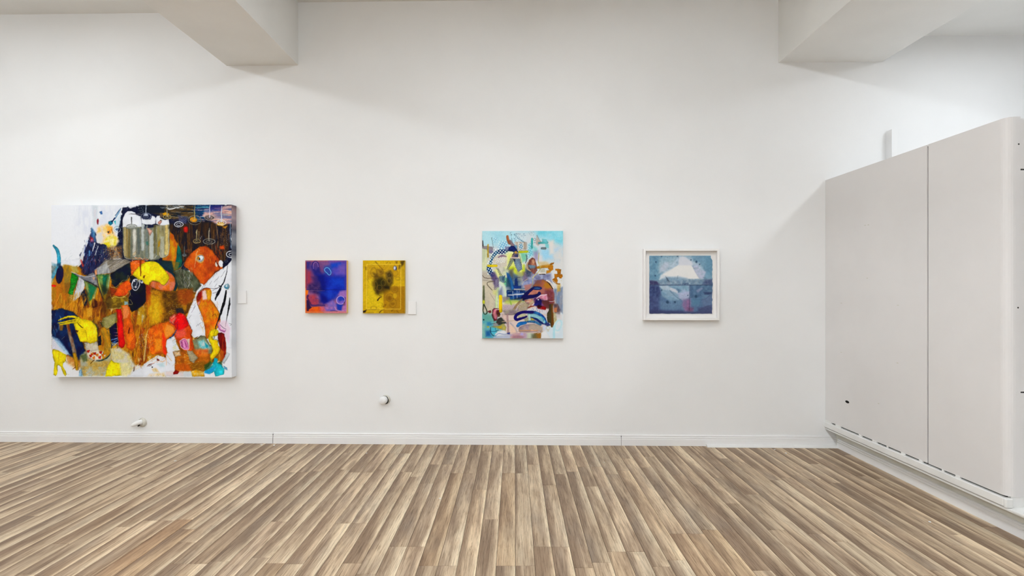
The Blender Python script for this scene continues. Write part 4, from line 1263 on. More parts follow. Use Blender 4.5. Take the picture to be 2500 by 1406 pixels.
    for a_ in ([(192, 776), (176, 772), (158, 775), (143, 781)], [(190, 780), (170, 783), (142, 788)], [(188, 785), (168, 788), (146, 792)]):
        L(a_, [7, 5, 4, 2], (226, 200, 14), 1, 0.7)
    L([(162, 779), (180, 777)], 1.2, (60, 40, 10)); L([(165, 784), (184, 782)], 1.2, (60, 40, 10)); L([(190, 787), (196, 795), (203, 800)], [1, 2.6, 1.4], (70, 50, 10))
    L([(208, 805), (212, 818), (214, 830)], 1, (130, 100, 10), 0.8); P([(184, 805), (193, 806), (189, 811)], (60, 20, 10), 0.9, 1)
    P([(228, 795), (236, 800), (234, 816), (228, 814)], (234, 214, 90), 0.7, 2.5); L([(226, 785), (237, 800), (239, 830)], 1, (40, 60, 60), 0.8)
    # curved ochre arm with checks
    L([(254, 806), (261, 822), (264, 842), (262, 860), (252, 872)], [16, 17, 18, 17, 12], (182, 132, 28), 1, 1, (150, 116, 40), (5, 14))
    c.scatter((248, 804, 268, 870), 50, 9, 2.2, 80, [(196, 140, 20), (150, 110, 40), (160, 150, 110), (176, 96, 10)], 0.6, 30)
    P([(240, 822), (247, 818), (248, 842), (240, 844)], (10, 20, 46), 1, 1)
    L([(268, 800), (272, 830), (272, 858), (262, 872), (246, 880), (236, 880)], [1.2, 1.4, 2, 3, 3, 1.6], (20, 60, 70), 0.95)
    P([(210, 858), (240, 852), (252, 862), (250, 876), (234, 880), (216, 874)], (216, 204, 184), 1, 2)
    for (x, y, k) in ((216, 857, 0), (226, 864, 1), (232, 863, 0), (246, 860, 0), (229, 873, 1), (244, 872, 0), (238, 866, 1), (252, 866, 1), (222, 868, 0)):
        P([(x - 4, y - 2), (x + 3, y - 4), (x + 4, y + 3), (x - 2, y + 3)], (190, 36, 10) if k == 0 else (214, 120, 30), 0.95, 0.8)
        P([(x + 2, y + 1), (x + 6, y - 1), (x + 5, y + 5)], (232, 222, 214), 0.9, 0.8)
    L([(230, 878), (222, 887)], [2, 4, 2], (120, 80, 20))
    # yellow square, pale right
    P([(270, 850), (292, 848), (316, 862), (330, 890), (318, 915), (296, 900), (272, 880)], (196, 194, 184), 0.95, 4, (206, 190, 140), (8, 10))
    P([(272, 878), (280, 884), (296, 886), (299, 916), (258, 919), (261, 900)], (226, 208, 30), 1, 1.2)
    P([(292, 885), (312, 886), (318, 906), (310, 918), (296, 916)], (216, 206, 150), 0.95, 4)
    c.scatter((300, 850, 340, 905), 30, 14, 1.4, 130, [(196, 160, 60), (150, 130, 90), (214, 190, 120)], 0.6, 24)
    # yellow drip figure
    P([(127.5, 854), (134, 852), (144, 855), (153, 861), (162, 866), (161, 880), (154, 887), (153, 893), (159, 903), (163.5, 914), (160, 918), (155, 913), (149, 896), (144, 891), (140.5, 892), (140.5, 905), (139.5, 914), (136, 918), (131, 914), (132, 898), (134, 886), (129, 870)],
      (230, 208, 20), 1, 0.6, (222, 194, 20), (8, 12))
    L([(145, 856), (143.5, 875)], 0.9, (140, 120, 10), 0.7)
    # lower right: brown ground
    P([(428, 870), (424, 858), (440, 854), (462, 858), (478, 850), (500, 846), (514, 870), (512, 890), (498, 906), (462, 906), (440, 902), (428, 908)], (178, 104, 18), 1, 1.4, (150, 84, 10), (9, 9), 1)
    P([(424, 856), (440, 856), (444, 868), (428, 870)], (222, 192, 160), 0.95, 1.6)
    c.scatter((432, 856, 470, 900), 50, 8, 3, 40, [(226, 170, 40), (206, 130, 40), (232, 190, 140), (170, 80, 6)], 0.6, 60)
    P([(428, 888), (470, 886), (474, 904), (430, 906)], (172, 84, 6), 0.85, 4)
    P([(424, 908), (430, 902), (438, 906), (434, 912), (424, 913)], (128, 12, 8), 1, 0.8)
    P([(462, 888), (500, 880), (504, 902), (470, 906)], (120, 84, 14), 0.8, 4)
    c.scatter((466, 880, 502, 906), 60, 6, 1.4, 150, [(226, 196, 120), (90, 56, 10), (160, 110, 20)], 0.75, 30)
    P([(456, 854), (470, 856), (484, 872), (474, 886), (464, 880)], (164, 156, 134), 0.95, 1.6)
    c.scatter((458, 860, 484, 886), 22, 16, 1.1, -14, [(110, 106, 90), (206, 196, 150)], 0.8, 8)
    # green-grey tuft with teal
    P([(472, 830), (486, 820), (500, 818), (508, 832), (520, 850), (516, 862), (494, 862), (476, 856)], (138, 140, 106), 1, 1.6, (110, 120, 100), (5, 9), 1)
    P([(484, 832), (498, 828), (508, 840), (514, 850), (504, 854), (488, 848)], (100, 186, 200), 0.85, 4, (196, 220, 216), (5, 6))
    P([(500, 834), (508, 842), (506, 850), (502, 846)], (10, 130, 150), 0.85, 2)
    P([(474, 852), (508, 850), (510, 866), (484, 870)], (214, 120, 50), 0.85, 4, (196, 90, 40), (5, 6))
    L([(474, 826), (484, 820)], 1, (50, 60, 50)); L([(482, 826), (492, 818)], 1, (60, 60, 40))
    P([(466, 905), (480, 900), (498, 906), (500, 918), (470, 918)], (220, 158, 24), 1, 1.6, (230, 190, 110), (6, 5)); P([(446, 906), (466, 904), (470, 918), (450, 918)], (190, 208, 214), 0.8, 2.5)
    # dark red fur, pale swatch
    P([(531, 812), (540, 810), (548, 814), (552, 836), (552, 860), (545, 882), (538, 880), (538, 850), (533, 830)], (142, 32, 8), 1, 1.2, (90, 12, 6), (3, 14))
    P([(538, 850), (548, 856), (544, 882), (538, 880)], (176, 96, 16), 0.9, 2); c.scatter((536, 815, 551, 878), 34, 18, 1.6, 95, [(176, 70, 14), (110, 16, 6), (200, 120, 30)], 0.6, 8)
    P([(554, 858), (561, 863), (555, 876), (546, 886), (542, 882)], (190, 200, 206), 0.9, 1.2)
    # yellow leaf
    P([(514, 806), (524, 802), (532, 804), (534.5, 810), (530, 818), (520, 821), (522, 827), (533, 830), (532, 838), (537.5, 850), (536, 858), (526, 870), (519, 876), (516, 881), (512, 868), (520, 856), (518, 844), (510, 832), (508, 820)],
      (230, 206, 16), 1, 0.6, (222, 178, 12), (9, 12))
    L([(516, 820), (518, 826), (524, 828), (531, 828), (534, 838)], 1, (40, 60, 60), 0.85); L([(528, 800), (523, 815), (522.5, 826)], 0.8, (30, 30, 30), 0.8)
    L([(536, 858), (526, 872), (518, 880)], 1, (60, 70, 40), 0.8)
    # teal splash
    P([(500, 890), (514, 880), (520, 884), (512, 905), (500, 903)], (30, 70, 40), 0.8, 3); P([(530, 884), (542, 880), (543, 890), (532, 892)], (36, 60, 30), 0.85, 2.5)
    P([(524, 872), (532, 874), (531, 884), (540, 888), (548, 900), (547, 912), (536, 915), (526, 918), (523, 906), (512, 912), (500, 908), (500, 904), (512, 898), (520, 888)], (46, 180, 196), 1, 1, (60, 196, 206), (8, 9))
    P([(500, 904), (516, 898), (528, 892), (522, 904), (510, 912), (500, 909)], (40, 136, 190), 0.85, 2); P([(546, 891), (554, 896), (556, 903), (547, 899)], (110, 176, 214), 0.9, 1)
    P([(518, 886), (526, 874), (530, 876), (526, 890)], (20, 140, 160), 0.7, 2)
    c.smear(1500, 9, 2.2, 80, 70, 26, 0.55, (126, 645, 480, 918))
    c.smear(900, 7, 1.6, 90, 60, 26, 0.55)
    c.scatter((130, 700, 470, 905), 90, 9, 1.0, 80, [(240, 226, 190), (30, 18, 12), (236, 190, 80), (20, 20, 40)], 0.7, 60)
    c.scatter((300, 560, 560, 660), 40, 7, 0.9, 85, [(220, 214, 200), (14, 14, 30), (150, 110, 60)], 0.6, 40)
    P([(364, 722), (384, 724), (398, 744), (392, 778), (372, 792), (362, 760)], (206, 168, 30), 0.5, 9, (226, 190, 60), (5, 9))
    P([(246, 690), (268, 704), (276, 740), (262, 770), (248, 760)], (40, 24, 20), 0.55, 6)
    c.warp(0.6, 6.0)
    g_ = c.img.mean(-1, keepdims=True)
    c.img = np.clip(g_ + (c.img - g_) * 1.14, 0, 255)
    c.img = np.clip(np.where(c.img < 200, 122 + (c.img - 122) * 1.10, c.img), 0, 255)
    c.grain(0.10, 2.2, 2.2, 21)
    c.grain(0.06, 1.3, 6.0, 22)
    return c


# ================================================================== painting 2: small blue over orange panel
def paint_blue():
    c = Canvas(745.4, 635.6, 846.0, 764.2, 1.6, (176, 60, 60), 5, (730, 620), 8.333)
    P, L, E = c.P, c.L, c.E
    P([(120, 125), (700, 125), (700, 160), (120, 160)], (170, 80, 90), 1, 20, (150, 90, 120), (60, 20))
    P([(600, 125), (980, 125), (980, 160), (600, 160)], (96, 76, 160), 1, 40)
    P([(120, 700), (160, 700), (160, 1210), (120, 1210)], (222, 110, 40), 1, 6)
    # purple-pink right edge
    P([(940, 130), (970, 130), (970, 740), (940, 740)], (110, 80, 170), 1, 8)
    P([(935, 740), (970, 740), (970, 1200), (935, 1200)], (190, 120, 170), 1, 8)
    # inner field
    P([(152, 152), (950, 152), (950, 735), (152, 735)], (120, 60, 110), 1, 8, (90, 60, 130), (14, 14))
    P([(152, 735), (950, 735), (945, 1170), (152, 1170)], (120, 66, 110), 1, 8, (150, 90, 140), (14, 14))
    P([(152, 320), (240, 360), (260, 520), (220, 620), (152, 640)], (168, 48, 66), 0.95, 60)
    P([(400, 150), (700, 150), (640, 250), (500, 260)], (130, 80, 130), 0.9, 60)
    P([(620, 150), (950, 150), (950, 460), (700, 470), (640, 330)], (84, 72, 180), 0.95, 60, (60, 60, 180), (12, 10))
    P([(660, 200), (840, 170), (860, 240), (720, 270), (650, 300)], (10, 66, 190), 0.9, 40)
    P([(520, 250), (640, 230), (680, 330), (640, 450), (500, 430)], (24, 70, 170), 0.8, 50)
    P([(800, 220), (940, 210), (940, 400), (820, 380)], (110, 84, 176), 0.8, 50)
    P([(370, 400), (600, 440), (950, 460), (950, 740), (880, 760), (760, 880), (600, 990), (480, 960), (420, 800), (380, 640)], (6, 30, 160), 1, 70, (16, 50, 184), (16, 16))
    P([(330, 400), (520, 430), (560, 640), (540, 960), (440, 980), (400, 700)], (2, 14, 118), 0.95, 60)
    P([(640, 480), (900, 500), (880, 640), (660, 660)], (12, 62, 190), 0.75, 70)
    P([(180, 620), (420, 560), (460, 740), (400, 850), (200, 760)], (40, 24, 84), 0.95, 50, (70, 46, 100), (6, 6))
    P([(260, 470), (380, 440), (420, 640), (320, 640)], (50, 32, 100), 0.85, 50)
    P([(250, 250), (420, 280), (460, 400), (320, 420), (270, 340)], (24, 26, 120), 0.9, 40)
    P([(152, 160), (230, 160), (210, 290), (152, 300)], (40, 34, 120), 0.8, 40)
    P([(480, 820), (560, 860), (600, 980), (500, 1020), (470, 960)], (2, 10, 120), 0.9, 40)
    P([(400, 760), (640, 780), (760, 760), (740, 900), (600, 900)], (20, 60, 180), 0.6, 60)
    # horizontal break
    L([(152, 728), (945, 728)], 10, (16, 14, 90), 0.6, 6, curve=False)
    L([(160, 742), (400, 745), (520, 750)], 8, (150, 96, 120), 0.5, 6)
    P([(130, 738), (190, 738), (180, 820), (150, 850), (130, 850)], (232, 112, 16), 1, 10)
    P([(150, 840), (330, 820), (400, 960), (380, 1040), (200, 1060)], (178, 56, 70), 0.9, 40, (150, 50, 80), (5, 6))
    P([(140, 1100), (330, 1070), (440, 1070), (500, 1110), (450, 1190), (140, 1195)], (226, 92, 12), 1, 18, (214, 76, 30), (10, 6))
    P([(430, 1070), (520, 1060), (560, 1160), (440, 1180)], (206, 90, 110), 0.9, 30)
    P([(520, 1070), (760, 1080), (760, 1160), (540, 1170)], (170, 110, 170), 0.9, 30, (110, 90, 180), (6, 6))
    P([(570, 1000), (690, 940), (770, 1030), (760, 1080), (600, 1070)], (150, 104, 180), 0.9, 30, (120, 100, 190), (5, 5))
    P([(830, 760), (960, 740), (960, 900), (860, 880), (800, 830)], (150, 104, 180), 0.95, 26)
    P([(760, 1010), (900, 1030), (880, 1160), (780, 1140)], (16, 50, 170), 0.95, 24)
    P([(880, 1060), (960, 1040), (960, 1180), (860, 1180)], (176, 110, 170), 0.9, 24)
    L([(730, 1080), (770, 1140), (860, 1160), (900, 1150)], 18, (190, 140, 190), 0.8, 10)
    L([(640, 1155), (700, 1150), (780, 1165)], 8, (20, 20, 90), 0.7, 6)
    P([(155, 940), (200, 930), (230, 1060), (260, 1090), (200, 1130), (160, 1150)], (36, 14, 60), 0.95, 14)
    L([(180, 850), (170, 890), (200, 940), (250, 1040)], [40, 30, 24, 20], (60, 24, 70), 0.9, 10)
    L([(240, 1040), (320, 1050), (400, 1040), (520, 1050)], 30, (50, 34, 100), 0.8, 14)
    E(180, 1140, 22, 24, (60, 20, 50), 0.9, 8)
    L([(330, 900), (400, 910), (410, 1000)], 10, (70, 50, 120), 0.7, 8)
    # loops and drops
    E(335, 240, 66, 92, (36, 30, 120), 1, 10, ring=20); E(340, 250, 46, 76, (70, 50, 130), 0.8, 12)
    L([(292, 300), (290, 230), (310, 180), (350, 170), (380, 200), (394, 260)], 9, (150, 110, 190), 0.9, 4)
    L([(520, 310), (545, 282), (590, 280), (630, 320), (652, 370), (640, 415), (608, 426), (575, 390), (540, 360), (520, 330), (520, 310)], 10, (110, 190, 235), 1, 4)
    E(848, 940, 88, 86, (120, 90, 190), 1, 10, c2=(20, 50, 170), ns=(9, 9)); E(845, 910, 56, 46, (24, 56, 176), 0.9, 24)
    E(848, 938, 84, 82, (206, 180, 225), 0.95, 4, ring=9)
    L([(935, 880), (940, 950), (910, 1000)], 12, (16, 24, 100), 0.8, 5)
    # thin border lines
    L([(150, 150), (950, 150)], 6, (206, 130, 130), 0.5, 4, curve=False)
    L([(148, 150), (148, 735)], 8, (206, 110, 100), 0.5, 4, curve=False)
    L([(152, 158), (152, 730)], 8, (60, 30, 60), 0.6, 4, curve=False); L([(946, 160), (946, 730)], 6, (50, 30, 110), 0.7, 3, curve=False)
    P([(140, 1168), (960, 1168), (960, 1200), (140, 1200)], (222, 120, 60), 0.8, 8)
    P([(480, 1172), (965, 1172), (965, 1200), (520, 1200)], (196, 120, 150), 0.8, 12)
    c.grain(0.08, 3, 3, 21)
    return c


# ================================================================== painting 3: small yellow panel with smoke-dark centre
def paint_yellow():
    c = Canvas(886.0, 635.6, 988.2, 764.8, 1.6, (206, 166, 12), 6, (730, 620), 8.333)
    P, L, E = c.P, c.L, c.E
    P([(1300, 125), (1700, 125), (1680, 1210), (1300, 1210)], (214, 180, 16), 0.9, 120, (204, 164, 10), (16, 20))
    P([(1400, 400), (1680, 800), (1700, 1110), (1390, 1120)], (216, 184, 20), 0.8, 60)
    P([(1380, 215), (2070, 215), (2070, 480), (1380, 500)], (184, 138, 14), 0.75, 40, (200, 156, 16), (10, 10))
    P([(2080, 130), (2155, 130), (2155, 560), (2090, 560)], (190, 150, 16), 0.8, 20)
    P([(1720, 660), (2155, 660), (2155, 1205), (1720, 1205)], (176, 126, 8), 0.85, 10, (160, 110, 10), (14, 18))
    P([(2080, 660), (2155, 660), (2155, 1205), (2060, 1205)], (162, 114, 6), 0.8, 14)
    # smoke
    P([(1540, 480), (1700, 460), (1760, 500), (1860, 640), (1840, 720), (1700, 800), (1600, 820), (1540, 720), (1520, 600)], (58, 46, 4), 1, 70, (84, 62, 8), (9, 9))
    P([(1560, 560), (1680, 500), (1740, 580), (1700, 700), (1560, 700)], (38, 36, 6), 0.85, 60)
    P([(1760, 380), (1860, 340), (1910, 420), (1910, 600), (1860, 640), (1790, 560)], (52, 36, 10), 0.9, 40, (70, 56, 20), (5, 5))
    P([(1700, 640), (1840, 660), (1840, 710), (1740, 700)], (30, 22, 4), 0.9, 26)
    P([(1500, 380), (1600, 400), (1640, 480), (1540, 480)], (70, 48, 10), 0.8, 40)
    P([(1600, 320), (1700, 320), (1740, 400), (1660, 440)], (96, 66, 16), 0.7, 40)
    P([(1560, 700), (1640, 720), (1620, 820), (1560, 800)], (50, 34, 6), 0.8, 40)
    P([(1480, 560), (1540, 560), (1540, 660), (1490, 650)], (120, 88, 10), 0.6, 30)
    # ring ghosts
    for (x, y, rx, ry, col) in ((1520, 370, 60, 90, (110, 80, 14)), (1650, 360, 60, 50, (120, 86, 20)), (1840, 430, 60, 70, (110, 84, 30)), (1840, 540, 44, 60, (120, 96, 30)), (1960, 390, 50, 60, (150, 104, 10)),
                                (1950, 720, 60, 66, (120, 80, 6)), (1850, 890, 72, 76, (110, 72, 4)), (1910, 1000, 66, 86, (130, 90, 8)), (1560, 650, 40, 100, (90, 66, 10)), (1640, 690, 60, 60, (84, 56, 20)), (2010, 500, 46, 30, (150, 112, 10)),
                                (1720, 590, 50, 70, (70, 60, 14)), (1520, 1100, 60, 36, (140, 100, 10))):
        E(x, y, rx, ry, col, 0.6, 16, ring=16)
        E(x - 4, y - 4, rx * 0.86, ry * 0.86, (196, 160, 50), 0.35, 6, ring=7)
    E(1840, 900, 50, 50, (120, 78, 4), 0.8, 30); E(1905, 1010, 44, 30, (130, 90, 10), 0.7, 20); E(1950, 720, 46, 44, (140, 96, 8), 0.7, 24)
    E(1950, 850, 42, 50, (200, 160, 20), 0.8, 14)
    L([(1600, 860), (1640, 880), (1720, 830)], 14, (196, 160, 30), 0.8, 8); L([(1600, 940), (1640, 890), (1680, 880)], [30, 22, 8], (60, 34, 6), 0.9, 6)
    L([(1640, 850), (1680, 860)], 14, (70, 40, 6), 0.8, 8)
    # ink spatter
    c.scatter((1680, 1010, 1780, 1090), 26, 30, 9, 30, [(70, 36, 4), (90, 50, 6)], 0.85, 80, 4)
    c.scatter((1310, 180, 2140, 1180), 60, 9, 6, 30, [(110, 76, 6), (130, 90, 8)], 0.6, 80, 4)
    c.scatter((1700, 220, 1760, 310), 9, 14, 9, 30, [(80, 46, 6)], 0.8, 80, 4); c.scatter((1360, 480, 1420, 560), 8, 36, 9, 80, [(70, 44, 6)], 0.8, 30, 4)
    L([(1560, 160), (1620, 230), (1700, 310)], [20, 10, 16], (110, 74, 8), 0.8, 12); L([(1780, 190), (1810, 160)], 8, (90, 60, 6), 0.8, 5); L([(1850, 170), (1860, 200)], 8, (90, 60, 6), 0.7, 5)
    P([(1960, 150), (2010, 150), (1995, 200), (1970, 200)], (100, 66, 8), 0.7, 16); P([(2060, 150), (2150, 130), (2130, 210), (2080, 260)], (70, 52, 10), 0.9, 26); P([(2040, 230), (2080, 220), (2070, 300), (2020, 300)], (90, 66, 10), 0.7, 26)
    P([(1345, 260), (1385, 260), (1380, 330), (1350, 320)], (120, 84, 8), 0.7, 16)
    P([(1298, 1160), (1380, 1130), (1350, 1190), (1298, 1196)], (34, 18, 4), 0.95, 12); L([(1360, 1140), (1460, 1130), (1640, 1125)], 12, (120, 84, 8), 0.6, 8)
    L([(1640, 1190), (1680, 1150), (1740, 1130)], [26, 16, 10], (96, 62, 6), 0.85, 8); L([(1360, 1185), (1440, 1190), (1520, 1185)], 9, (110, 80, 6), 0.6, 6); L([(1880, 1160), (1920, 1130)], [20, 6], (110, 72, 6), 0.8, 8); L([(1990, 1160), (2030, 1190)], 14, (110, 72, 6), 0.7, 8)
    # drawn rectangle and blue drop
    for a, b in (((1380, 208), (2074, 208)), ((2074, 208), (2070, 1116)), ((2070, 1118), (1376, 1118)), ((1380, 208), (1376, 1118))):
        L([a, b], 9, (236, 206, 70), 0.85, 4, curve=False)
    E(1955, 285, 34, 46, (70, 80, 130), 0.95, 10); E(1948, 285, 22, 32, (206, 212, 222), 1, 8); E(1978, 300, 12, 30, (30, 34, 90), 0.8, 8)
    L([(2155, 140), (2155, 1200)], 12, (120, 96, 20), 0.7, 6, curve=False)
    c.grain(0.10, 3, 3, 21)
    return c


# ================================================================== painting 4: bright layered abstract
def paint_bright():
    c = Canvas(1177.4, 563.6, 1374.6, 825.6, 1.7, (206, 214, 218), 9)
    c.edge = 0.22
    P, L, E, D = c.P, c.L, c.E, c.dots
    # soft sprayed grounds
    P([(1170, 556), (1300, 556), (1290, 580), (1240, 600), (1170, 600)], (158, 212, 226), 1, 10, (176, 220, 230), (20, 12))
    P([(1300, 556), (1380, 556), (1380, 605), (1340, 590), (1300, 575)], (112, 204, 222), 1, 12, (150, 214, 228), (24, 16))
    P([(1260, 566), (1310, 566), (1305, 590), (1262, 590)], (206, 216, 220), 0.8, 8)
    P([(1335, 590), (1380, 600), (1380, 660), (1340, 650), (1335, 620)], (212, 212, 210), 0.95, 12, (180, 206, 222), (20, 20))
    P([(1320, 605), (1345, 608), (1348, 630), (1330, 636), (1320, 625)], (146, 204, 230), 0.9, 8)
    P([(1340, 590), (1352, 585), (1352, 618), (1342, 622)], (226, 218, 212), 0.85, 5)
    P([(1170, 600), (1192, 602), (1192, 660), (1170, 664)], (212, 216, 172), 1, 4, (186, 196, 160), (6, 20))
    P([(1190, 620), (1245, 620), (1240, 665), (1205, 690), (1190, 660)], (206, 204, 188), 1, 8, (176, 180, 160), (10, 10))
    P([(1170, 660), (1210, 665), (1215, 700), (1215, 755), (1190, 775), (1170, 770)], (202, 192, 168), 1, 6, (184, 176, 160), (12, 18))
    P([(1240, 660), (1300, 650), (1310, 700), (1290, 740), (1235, 735)], (96, 120, 130), 1, 10, (60, 84, 120), (10, 8))
    P([(1285, 668), (1345, 668), (1350, 690), (1300, 696), (1270, 700), (1272, 680)], (152, 160, 190), 1, 6, (110, 112, 150), (7, 7))
    P([(1348, 640), (1380, 640), (1380, 700), (1350, 700)], (214, 214, 212), 0.9, 8)
    P([(1225, 745), (1300, 740), (1345, 750), (1340, 815), (1240, 820), (1210, 790)], (216, 196, 186), 1, 8, (202, 186, 184), (12, 10))
    P([(1170, 765), (1206, 765), (1225, 800), (1215, 830), (1170, 830)], (76, 160, 182), 1, 8, (110, 176, 170), (12, 14))
    P([(1335, 775), (1380, 765), (1380, 830), (1325, 830)], (206, 220, 228), 1, 8, (222, 226, 228), (14, 14))
    # upper left details
    P([(1177, 586), (1179.6, 587), (1181, 602), (1177, 604)], (62, 58, 66), 1, 0.8)
    P([(1177, 601), (1190, 600), (1203, 603), (1204, 619), (1195, 618), (1188, 608), (1177, 606)], (150, 140, 142), 0.9, 1.5, (120, 110, 130), (6, 5))
    P([(1195, 609), (1204, 612), (1204, 618), (1196, 617)], (110, 104, 150), 0.8, 2)
    L([(1191.5, 597), (1191.5, 627)], [3.2, 4.4, 3.4], (224, 182, 34), 1, 0.7)
    for k in range(9):
        t = k / 8.0
        L([(1200 + 6 * t, 580 + 31 * t), (1201 + 6 * t, 582 + 31 * t)], 0.9, (60, 60, 76), 0.9)
    # dotted blue arcs
    P([(1222, 592), (1238, 588), (1240, 606), (1226, 612), (1216, 606)], (112, 178, 214), 0.85, 5)
    D([(1216, 588), (1240, 586), (1240, 610), (1214, 614)], 5.2, 1.5, (214, 236, 244), 30)
    P([(1203, 580), (1214, 578), (1214, 590), (1204, 591)], (126, 190, 216), 0.7, 4); D([(1203, 579), (1214, 578), (1214, 590), (1203, 590)], 4.6, 1.2, (220, 238, 242), 30)
    L([(1236, 612), (1222, 613), (1210, 618), (1202, 630), (1198, 642), (1195, 655)], [10, 10, 8, 7, 6, 5], (24, 86, 128), 1, 1.2)
    P([(1215, 612), (1234, 609), (1234, 619), (1218, 620)], (8, 28, 84), 0.9, 2)
    D([(1240, 604), (1205, 606), (1190, 640), (1192, 660), (1200, 660), (1206, 638), (1214, 622), (1240, 620)], 5.4, 1.6, (226, 238, 242), 38)
    L([(1193, 650), (1195, 660), (1203, 672)], [8, 12, 9], (14, 62, 118), 1, 1.4); D([(1188, 648), (1202, 648), (1208, 672), (1190, 670)], 5.6, 1.7, (222, 238, 244), 30)
    c.scatter((1254, 570, 1284, 594), 46, 2.6, 2.4, 30, [(74, 120, 150), (110, 160, 190), (60, 96, 130)], 0.8, 50)
    L([(1256, 572), (1264, 580), (1278, 590)], 3, (80, 130, 160), 0.7, 1.4); D([(1252, 570), (1286, 580), (1284, 594), (1252, 590)], 4.2, 1.1, (206, 230, 236), 30)
    c.scatter((1243, 566, 1252, 576), 8, 2, 2, 120, [(70, 90, 110)], 0.9, 30); c.scatter((1290, 562, 1306, 576), 16, 2.4, 2, 120, [(90, 120, 136), (130, 160, 176)], 0.8, 40)
    # brown finger, mauve
    L([(1239, 577), (1240.5, 586), (1244, 593)], [6, 6.5, 7], (186, 112, 62), 1, 0.8, (160, 92, 60), (4, 6)); L([(1246, 588), (1250, 596), (1256, 602)], [5, 8, 8], (136, 108, 116), 0.9, 1.6)
    L([(1249, 580), (1252, 593), (1256, 598)], 0.9, (70, 90, 120), 0.8)
    P([(1233, 602), (1244, 601), (1244, 612), (1234, 612)], (110, 110, 150), 0.8, 1.4)
    # folds
    P([(1256, 590), (1286, 591), (1287, 608), (1262, 610)], (204, 198, 188), 1, 1.5)
    for x, w_ in ((1262, 3), (1270, 2), (1281, 4)): L([(x, 592), (x + 1, 608)], w_, (150, 130, 110), 0.7, 1.6)
    E(1272, 601, 5, 7, (96, 150, 184), 0.85, 2); D([(1266, 593), (1278, 593), (1278, 609), (1266, 609)], 4.6, 1.2, (214, 232, 238), 30)
    P([(1256, 598), (1263, 599), (1262, 612), (1254, 606)], (70, 130, 180), 0.8, 2)
    # green sprayed A
    P([(1238, 616), (1252, 612), (1268, 614), (1276, 640), (1281, 660), (1272, 672), (1256, 666), (1247, 656), (1238, 662), (1230, 650), (1232, 628)], (216, 222, 120), 1, 6, (226, 228, 160), (10, 10))
    P([(1270, 616), (1288, 618), (1286, 636), (1276, 640)], (110, 196, 160), 0.9, 4)
    L([(1243, 655), (1254, 655), (1263, 666), (1276, 668), (1279, 648)], [6, 9, 8, 9, 5], (196, 210, 40), 0.9, 3.5)
    P([(1242, 658), (1254, 655), (1252, 678), (1246, 672)], (96, 92, 66), 0.8, 4)
    P([(1254, 618), (1264, 617), (1266, 630), (1246, 632)], (150, 112, 120), 0.9, 1.6); D([(1254, 617), (1265, 617), (1266, 628), (1250, 630)], 2.6, 0.85, (30, 34, 70), 45)
    P([(1256, 622), (1266, 620), (1264, 630), (1258, 630)], (24, 40, 100), 0.7, 2)
    L([(1248, 629), (1268, 629)], 3, (226, 204, 196), 0.9, 1)
    P([(1249, 631), (1256, 632), (1240, 656), (1235, 660)], (206, 224, 170), 0.9, 1); D([(1246, 630), (1258, 632), (1240, 660), (1234, 664)], 2.7, 0.95, (20, 30, 60), 45)
    P([(1253, 632), (1269, 631), (1275, 656), (1265, 664), (1259, 650)], (166, 196, 214), 1, 0.9); D([(1253, 631), (1269, 631), (1276, 657), (1265, 665), (1258, 650)], 2.7, 1.0, (24, 34, 70), 45)
    P([(1252, 631), (1258, 632), (1258, 640)], (14, 20, 50), 0.8, 1)
    # navy beret and outlines
    P([(1242, 604), (1248, 600), (1255, 600), (1262, 608), (1266, 616), (1258, 615), (1250, 614), (1240, 612)], (10, 26, 92), 1, 1, (16, 40, 120), (5, 5))
    L([(1236, 613), (1246, 611), (1255, 616), (1251, 622)], 1.3, (14, 20, 50), 0.9); L([(1262, 610), (1268, 622), (1274, 648)], 0.9, (20, 30, 50), 0.8)
    P([(1255, 614), (1261, 612), (1263, 618), (1258, 619)], (238, 182, 74), 1, 1)
    L([(1285, 622), (1287, 630), (1283, 642)], [2, 3.4, 1.6], (60, 80, 96), 0.8, 1)
    L([(1267, 611.5), (1291, 611.5)], 3, (206, 200, 190), 0.95, 0.7); L([(1268, 615), (1291, 614)], 5, (214, 218, 20), 1, 0.8)
    # teal bars, P shape
    P([(1290, 596), (1298, 592), (1303, 622), (1290, 630)], (90, 186, 206), 0.8, 4); D([(1288, 592), (1300, 592), (1300, 632), (1288, 632)], 5, 1.2, (190, 232, 236), 30)
    L([(1299, 583), (1299, 604)], 5, (62, 190, 188), 1, 0.9); P([(1300, 598), (1312, 606), (1314, 620), (1304, 620)], (120, 204, 206), 0.85, 4)
    P([(1310, 574), (1320, 592), (1314, 600), (1308, 594)], (176, 160, 150), 0.85, 2); L([(1311, 574), (1320, 590)], 1, (80, 90, 100), 0.8)
    L([(1316, 593), (1336, 592)], 5, (66, 180, 184), 0.9, 1); P([(1324, 583), (1334, 584), (1338, 592), (1336, 596), (1324, 590)], (100, 194, 204), 0.9, 1.2); P([(1330, 594), (1340, 596), (1340, 606), (1332, 604)], (110, 200, 206), 0.85, 1.5)
    E(1305.5, 584.5, 2.4, 3, (120, 150, 160), 0.9, 0.6, ring=1); E(1305.5, 592, 2, 2, (130, 170, 180), 0.8)
    L([(1323, 606), (1331.5, 606)], 5, (94, 116, 126), 1, 0.7); L([(1323.5, 606), (1331, 606)], 2.4, (120, 136, 140), 0.8, 0.8)
    P([(1303, 614), (1314, 612), (1314, 636), (1304, 634)], (146, 134, 176), 0.8, 5); P([(1316, 622), (1324, 624), (1322, 640), (1315, 640)], (216, 212, 214), 0.8, 4)
    # left middle loops
    P([(1205, 628), (1218, 622), (1238, 628), (1238, 650), (1212, 654), (1204, 646)], (214, 208, 194), 0.9, 3, (200, 190, 176), (6, 6))
